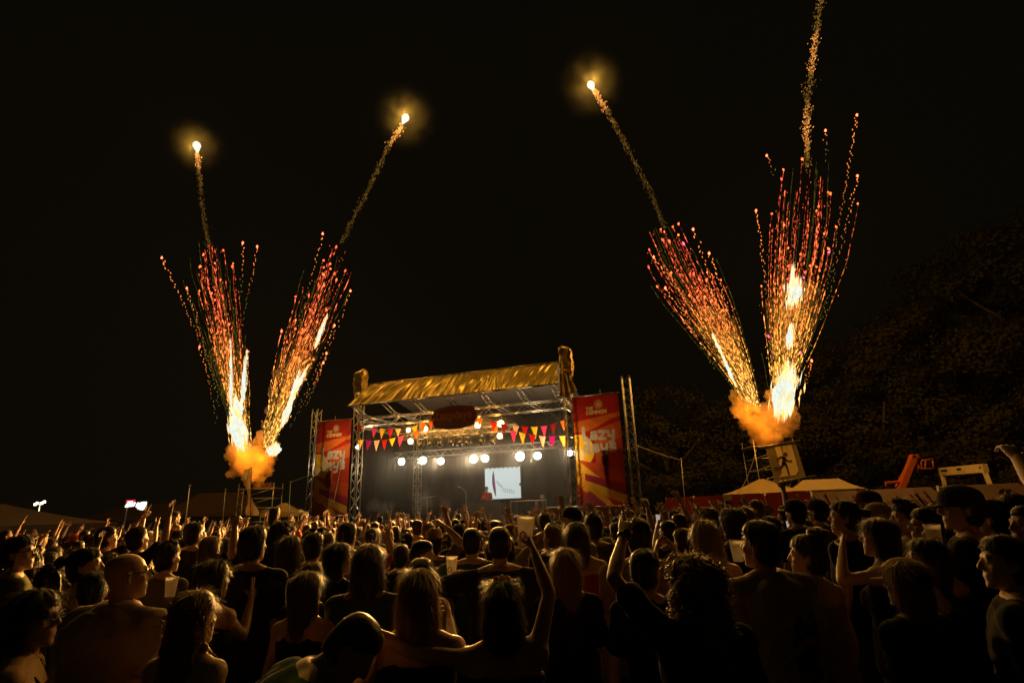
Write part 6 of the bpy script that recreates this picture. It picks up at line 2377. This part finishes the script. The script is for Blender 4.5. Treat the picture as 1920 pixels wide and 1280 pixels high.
def fill():
    r = random.Random(99)
    sw, shh = 480, 320
    cover = np.zeros((shh, sw), bool)
    def box(x, y, h, up=0.):
        u0, v0 = project((x - .13, y, h + up))
        u1, v1 = project((x + .13, y, h - .32))
        return u0 / 4, v0 / 4, u1 / 4, v1 / 4
    def shade(x, y, h):
        for dx0, dx1, za, zb in ((-.10, .10, h, h - .25), (-.24, .24, h - .30, 0.)):
            u0, v0 = project((x + dx0, y, za))
            u1, v1 = project((x + dx1, y, zb))
            a, b, c, d = int(max(0, u0 / 4)), int(min(sw, u1 / 4 + 1)), int(max(0, v0 / 4)), int(min(shh, v1 / 4 if zb > 0 else shh))
            if a < b and c < d:
                cover[c:d, a:b] = True
    done = [(x, y) for x, y in PEOPLE]
    people = sorted(((o.location.x, o.location.y, o.scale.z * 1.765) for o in bpy.data.objects if o.name.startswith('person') and o.parent is None and o.get('category') == 'person' and o.location.z < .2), key=lambda q: q[1])
    cands = []
    y = 3.9
    while y < 20.6:
        step = .62 + .012 * y
        x = -1.06 * y - 1 + r.uniform(0, .5)
        while x < 1.02 * y + 1:
            cx, cy_ = x + r.uniform(-.17, .17), y + r.uniform(-.22, .22)
            x += .56 + .010 * y + r.uniform(0, .22)
            # stay on this side of the fence and in front of the stage barrier
            k = (cy_ - FA.y) / (FB.y - FA.y)
            fx = FA.x + (FB.x - FA.x) * k
            if cx > fx - .5:
                continue
            if (Vector((cx, cy_, 0)) - SO).dot(SB) > -2.5 and -3.5 < (Vector((cx, cy_, 0)) - SO).dot(SA) < 13:
                continue
            if any((cx - a) ** 2 + (cy_ - b) ** 2 < (.40 if b > 5 else .44) ** 2 for a, b in done):
                continue
            cands.append((cx, cy_))
        y += step
    cands.sort(key=lambda q: q[1])
    it = iter(people)
    nxt = next(it, None)
    n = 0
    used = set()
    NAMEH = {'black': 'black', 'dark': 'dark', 'brown': 'brown', 'blond': 'blond', 'fair': 'fair', 'grey': 'grey'}
    def region(u):
        for lim, nm in ((130, 'at left edge'), (300, 'below lit sign'), (440, 'below brown marquee'), (560, 'below left firework'), (670, 'below left banner'), (790, 'below left stage lamps'),
                        (900, 'below name sign'), (990, 'below screen'), (1075, 'below right stage lamps'), (1190, 'below right banner'), (1320, 'before red fence'), (1450, 'below running-figure sign'), (1600, 'before pale tents')):
            if u < lim:
                return nm
        return 'before beige fence'
    for cx, cy_ in cands:
        while nxt and nxt[1] < cy_:
            shade(*nxt)
            nxt = next(it, None)
        sex = r.choice('mf')
        h = r.gauss(1.77, .06) if sex == 'm' else r.gauss(1.665, .055)
        h = min(max(h, 1.55), 1.90)
        if cy_ < 6:
            h = min(h, 1.66)
        pose = r.choices(['down', 'turnl', 'turnr', 'upR', 'upL', 'both', 'phone', 'hold', 'horn', 'clap'], [22, 5, 8, 9, 9, 8, 8, 7, 6, 5] if cy_ > 8 else [30, 8, 8, 3, 3, 2, 4, 8, 2, 3])[0]
        a, b, c, d = box(cx, cy_, h, .45 if pose in ('upR', 'upL', 'both', 'horn') else 0.)
        ia, ib, ic, id_ = int(max(0, a)), int(min(sw, c + 1)), int(max(0, b)), int(min(shh, d))
        if c < 4 or a > sw - 4 or ia >= ib or ic >= id_:
            continue
        sub = cover[ic:id_, ia:ib]
        if sub.mean() > .86:
            continue
        hair = r.choice(['short', 'short', 'buzz', 'quiff', 'short', 'curly']) if sex == 'm' else r.choice(['long', 'long', 'bob', 'wavy', 'bun', 'pony', 'curly'])
        hc = r.choices(['black', 'dark', 'brown', 'fair', 'blond', 'grey'], [5, 5, 4, 2, 2, 1])[0]
        shirt = r.choice(['black', 'charcoal', 'grey', 'white', 'cream', 'olive', 'navy', 'red', 'maroon', 'denim', 'tan', 'teal'])
        sleeve = 'tee' if sex == 'm' or r.random() < .72 else 'tank'
        hat = r.choice(['cap', 'cap_back']) if r.random() < .09 and hair in ('short', 'buzz') else None
        u = project((cx, cy_, h))[0]
        pt = {'upR': 'right arm up', 'upL': 'left hand pointing up', 'both': 'both arms up', 'phone': 'hands held in front', 'hold': 'one forearm bent', 'horn': 'hand sign raised', 'clap': 'hands together', 'turnl': 'head turned left', 'turnr': 'head turned right', 'down': 'arms down'}[pose]
        hn = {'short': 'short %s hair', 'buzz': 'cropped %s hair', 'quiff': 'tousled %s hair', 'curly': 'curly %s hair', 'long': 'long %s hair', 'bob': '%s bob', 'wavy': 'wavy %s hair', 'bun': '%s hair in a bun', 'pony': '%s ponytail'}[hair] % hc
        lab = 'person with %s, %s top, %s, %s' % (hn, shirt, pt, region(u))
        for _ in range(40):
            if lab not in used:
                break
            shirt = r.choice(list(CLOTH))
            lab = 'person with %s, %s top, %s, %s' % (hn, shirt, pt, region(u))
        used.add(lab)
        lab = ' '.join(lab.split()[:16])
        d_ = FOCUS - Vector((cx, cy_, 0))
        po = person(lab, cx, cy_, h, sex, hair, hc, shirt, sleeve, pose, r.choices([0, 1, 2], [6, 3, 1.5])[0], yaw=math.degrees(math.atan2(-d_.x, d_.y)) + r.gauss(0, 10), bulk=r.uniform(.95, 1.1), hat=hat, hatc=r.choice(['black', 'charcoal', 'white', 'red', 'tan']), group='people further back in the crowd', trousers=r.choice(['denim', 'black', 'charcoal', 'tan']))
        if pose == 'phone' and len(PHONERS) < 14:
            PHONERS.append((po, region(u) + ', ' + ['first', 'second', 'third', 'fourth', 'fifth', 'sixth'][sum(1 for _, q in PHONERS if q.startswith(region(u)))] + ' there'))
        shade(cx, cy_, h)
        n += 1
    print('crowd filled with', n, 'of', len(cands))


fill()

# ------------------------------------------------------------------ the mass of people right in front of the stage
def far_mass():
    r = random.Random(4)
    protos = []
    for pose, sex in (('down', 'm'), ('down', 'f'), ('upR', 'm'), ('both', 'f'), ('upL', 'm'), ('clap', 'f'), ('horn', 'm')):
        b, sh, tr, Hm = make_body('far_%s_%s' % (pose, sex), sex, POSES[pose], HEADS[pose], voxel=.026, sleeve='tee')
        hb = MB()
        hb.loft([hring(z, a, b_, c, 14) for z, a, b_, c in [(-.08, .06, .09, 0), (-.03, .078, .108, .008), (.01, .085, .113, .03), (.05, .088, .115, .08), (.09, .08, .104, .094), (.12, .058, .074, .068), (.139, .02, .025, .025)]])
        protos.append((arrays(b), arrays(sh), xf(arrays(hb.mesh('h')), Hm @ Matrix.Translation(HEADC))))
    P0, P1, P2 = [], [], []
    taken = list(PEOPLE)
    n = 0
    while n < 210:
        y = r.uniform(11.5, 20.6)
        x = r.uniform(-1.02 * y, .9 * y)
        k = (y - FA.y) / (FB.y - FA.y)
        if x > FA.x + (FB.x - FA.x) * k - .5:
            continue
        if (Vector((x, y, 0)) - SO).dot(SB) > -2.4 and -3.5 < (Vector((x, y, 0)) - SO).dot(SA) < 13:
            continue
        n += 1
        if any((x - a) ** 2 + (y - b) ** 2 < .14 for a, b in taken):
            continue
        taken.append((x, y))
        d = FOCUS - Vector((x, y, 0))
        s = r.gauss(1.70, .07) / 1.765
        Mx = Matrix.Translation((x, y, 0)) @ Matrix.Rotation(math.atan2(-d.x, d.y) + r.gauss(0, .2), 4, 'Z') @ Matrix.Scale(s, 4)
        a, b, c = r.choice(protos)
        P0.append(xf(a, Mx))
        P1.append(xf(b, Mx))
        P2.append(xf(c, Mx))
    def lv(P):
        return sum(len(p[2]) for p in P)
    me = join('crowd', P0 + P1 + P2)
    for m in (SKIN[1], CLOTH['charcoal'], HAIRC['dark']):
        me.materials.append(m)
    mi = np.zeros(len(me.polygons), np.int32)
    n0, n1 = lv(P0), lv(P1)
    mi[n0:n0 + n1] = 1
    mi[n0 + n1:] = 2
    me.polygons.foreach_set('material_index', mi)
    o = bpy.data.objects.new('crowd', me)
    COL.objects.link(o)
    tag(o, 'dense mass of small heads and raised arms in front of the stage', 'crowd', None, 'stuff')
    print('mass', len(P0), len(me.polygons))


far_mass()

# ------------------------------------------------------------------ things that people hold or wear
CUPM = M('clear_cup_plastic', (.85, .82, .78), .18, 0, .1, 6, trans=.6, spec=.8)
DRINK = M('drink', (.8, .66, .48), .2, 0, .2, 9, trans=.8)
CUPRED = M('cup_print_red', (.5, .03, .02), .5, 0, .1, 10)


def cup(label, p, s=1., tilt=(0, 0), ring_=True):
    t = thing('plastic_cup', label, 'cup', tuple(p), None, 'plastic cups held in the crowd')
    t.matrix_world = Matrix.Translation(p) @ Euler((tilt[0], tilt[1], 0)).to_matrix().to_4x4() @ Matrix.Diagonal((s, s, s, 1))
    BASE[t.name] = Vector((0, 0, 0))
    n = 24
    R = lambda z, r: [(r * math.cos(a), r * math.sin(a), z) for a in (6.2832 * j / n for j in range(n))]
    mb = MB()
    mb.loft([R(0, .033), R(.06, .038), R(.135, .0455)], False)
    part('wall', mb, CUPM, t, True)
    mb = MB()
    mb.path([(.0455 * math.cos(6.2832 * k / 20), .0455 * math.sin(6.2832 * k / 20), .136) for k in range(21)], [.0022] * 21, 6)
    part('rim', mb, M('cup_rim', (.85, .85, .85), .15, 0, .05, 5), t, True)
    mb = MB()
    mb.loft([R(.109, .0415), R(.110, .0415)])
    part('drink', mb, DRINK, t, True)
    if ring_:
        mb = MB()
        pts = []
        for k in range(17):
            a = 6.2832 * k / 16
            x, z = -.012 + .014 * math.cos(a), .045 + .018 * math.sin(a)
            pts.append((x, -math.sqrt(.0385 ** 2 - x * x) + .0, z))
        mb.path(pts, [.0032] * 17, 6)
        part('printed_ring', mb, CUPRED, t, True)
    return t


cup('big clear cup with a red ring raised high left of the fair-haired person', ay((984, 1021, 2.33)), 1.0, (0, .08))
cup('clear cup held at chest height left of the broad person', ay((847, 1078, 3.72)), 1.0)
cup('clear cup held by the tall person in the baseball cap', ay((1757, 1027, 2.9)), 1.0)
cup('clear cup in front of the face of the person in the pale tee', ay((1385, 1052, 3.3)), 1.0, (0, 0), False)
cup('clear cup held low behind the bald person', ay((318, 1118, 3.6)), 1.0, (0, 0), False)


def phone(label, p, rz, tilt, lit=None):
    t = thing('phone', label, 'phone', tuple(p), None, 'phones held up in the crowd')
    t.matrix_world = Matrix.Translation(p) @ Euler((tilt, .1, rz)).to_matrix().to_4x4()
    BASE[t.name] = Vector((0, 0, 0))
    mb = MB()
    mb.box((0, 0, .078), .074, .009, .155)
    part('case', mb, BLACK, t)
    mb = MB()
    mb.box((0, -.0055, .078), .066, .002, .142)
    part('screen', mb, EM('phone_screen', (.55, .42, .35), .7) if lit else M('phone_glass', (.02, .02, .02), .08, 0, .05, 5), t)


for i, (o, nm) in enumerate(PHONERS):
    bpy.context.view_layer.update() if i == 0 else None
    phone('phone held up in both hands ' + nm, o.matrix_world @ Vector((0, .40, 1.60)), o.rotation_euler.z, -.15, i % 3 != 2)


def wear(person_label, mb, name, mat, smooth=True):
    """something worn by that person, given in world coordinates"""
    for o in bpy.data.objects:
        if o.get('label') == person_label and o.parent is None:
            bpy.context.view_layer.update()
            inv = o.matrix_world.inverted()
            mb.v = [tuple(inv @ Vector(p)) for p in mb.v]
            c = bpy.data.objects.new(name, mb.mesh(name, mat, smooth))
            link(c, o)
            return c


# watch on the raised wrist, hairband and flowers
def child_ring(label, name, centre, axis_, R, r, mat, n=20, bead=None):
    mb = MB()
    axis_ = Vector(axis_).normalized()
    x = axis_.orthogonal().normalized()
    y = axis_.cross(x)
    mb.path([centre + R * (math.cos(6.2832 * k / n) * x + math.sin(6.2832 * k / n) * y) for k in range(n + 1)], [r] * (n + 1), 6)
    if bead:
        mb.ell(centre + Vector(bead), (.021, .012, .021), 12, 8)
    return wear(label, mb, name, mat)


W0, W1 = ay((1150, 1085, 2.1)), ay((1172, 988, 2.3))
d = (W1 - W0).normalized()
CW = 'curly-haired person in a black tee raising a hand with a watch'
for o in list(bpy.data.objects):
    if o.get('label') == CW:
        bpy.context.view_layer.update()
        arms = [k for k in BODY if k == 'h18']
        # the wrist as it was really posed
        s_, yw = o.scale.z, math.degrees(o.rotation_euler.z)
        sh = Vector((-.152, -.008, 1.43))
        E_ = world_to_person(W0, o.location.x, o.location.y, s_, yw)
        V_ = world_to_person(W1, o.location.x, o.location.y, s_, yw)
        e2 = sh + (E_ - sh).normalized() * min(max((E_ - sh).length, .25), .33)
        w2 = e2 + (V_ - e2).normalized() * min(max((V_ - e2).length, .23), .30)
        c = e2.lerp(w2, .93)
        dd = (w2 - e2).normalized()
        mb = MB()
        mb.path([c - dd * .011, c - dd * .009, c + dd * .009, c + dd * .011], [.026, .030, .030, .026], 18)
        side = Vector((0, -1, 0)) - dd * Vector((0, -1, 0)).dot(dd)
        side.normalize()
        face = MB()
        face.path([c + side * .022, c + side * .036], [.021, .020], 18)
        w_ = bpy.data.objects.new('wristwatch', mb.mesh('wristwatch', BLACK, True))
        link(w_, o)
        f_ = bpy.data.objects.new('watch_face', face.mesh('watch_face', M('watch_glass', (.02, .025, .03), .1, 0, .1, 5), False))
        link(f_, w_)


def by_label(l):
    return next(o for o in bpy.data.objects if o.get('label') == l)


def on_head(key):
    return BODY[key][3] @ Matrix.Translation(HEADC)


# hairband of the hugged person
mb = MB()
mb.path([(.098 * math.cos(t_), .028 + .02 * math.sin(t_), .02 + .128 * math.sin(t_)) for t_ in [math.pi * k / 20 for k in range(21)]], [.009] * 21, 8)
inst('hairband', mb.mesh('hairband', M('hairband_cloth', (.012, .012, .012), .8, 0, .2, 20), True), by_label('fair-haired person being hugged, with a dark hairband, at the bottom middle'), on_head('h12'))
# flowers in the hair of the cup raiser
own = by_label('person with flowers in the hair raising a cup and hugging a neighbour')
FL = [M('flower_%d' % k, c, .6, 0, .2, 20, trans=.3) for k, c in enumerate([(.5, .2, .1), (.55, .4, .2), (.4, .12, .12)])]
rr_ = random.Random(5)
for k in range(9):
    t_ = math.pi * (.12 + .76 * k / 8)
    mb = MB()
    c = Vector((.098 * math.cos(t_), .02, .03 + .118 * math.sin(t_)))
    for m_ in range(5):
        a_ = m_ * 1.2566 + k
        mb.ell(c + Vector((.010 * math.cos(a_), -.004, .010 * math.sin(a_))), (.008, .006, .008), 7, 5)
    mb.ell(c + Vector((0, -.008, 0)), (.005, .005, .005), 7, 5)
    inst('flower', mb.mesh('flower', FL[k % 3], True), own, on_head('h13'))
# dark rear panel and round patch of the two-tone cap
own = by_label('person in a two-tone cap with a round patch at the lower right')
mb = MB()
rings = [[(x, y, z) for x, y, z in hring(z, a, b, c, 40)] for z, a, b, c in [(.012, .0935, .1235, .02), (.05, .0965, .1265, .02), (.078, .094, .122, .0)]]
mb.loft(rings, False)
mb.f = [f for f in mb.f if all(mb.v[i][1] < .012 for i in f)]
inst('cap_rear_panel', mb.mesh('cap_rear_panel', CLOTH['black'], True), own, on_head('h25'))
mb = MB()
mb.prism([(.035 + .021 * math.cos(6.2832 * k / 20), -.126 + .012 * (math.cos(6.2832 * k / 20)) * .4, .045 + .021 * math.sin(6.2832 * k / 20)) for k in range(20)], (0, -.004, 0))
inst('round_patch', mb.mesh('round_patch', CLOTH['maroon']), own, on_head('h25'))
# print on the back of the pale tee
sv_, sli, sls_, slt_ = arrays(BODY['h22'][1])
mb = MB()
idx = {}
for f0, n0 in zip(sls_, slt_):
    ids = sli[f0:f0 + n0]
    c = sv_[ids].mean(0)
    if c[1] > -.03 or not (-.02 < c[0] < .17 and 1.02 < c[2] < 1.31):
        continue
    blob = noise.noise(Vector((c[0] * 22, 3, c[2] * 16))) + .75 - abs((c[2] - 1.17) / .17) ** 2 - abs((c[0] - .075) / .11) ** 2 * .8
    arc = abs(math.hypot(c[0] - .075, c[2] - 1.08) - .11) < .014
    if blob > 0 and not arc:
        q = []
        for i in ids:
            if i not in idx:
                idx[i] = len(mb.v)
                p = Vector(sv_[i])
                n_ = Vector((p.x, p.y, 0)).normalized()
                mb.v.append(tuple(p + n_ * .004))
            q.append(idx[i])
        mb.f.append(tuple(q))
inst('back_print', mb.mesh('back_print', M('shirt_print', (.02, .018, .015), .7, 0, .4, 40), True), by_label('person in a pale tee with a dark print on the back'))

if _tmp is not None:
    bpy.data.scenes.remove(_tmp)
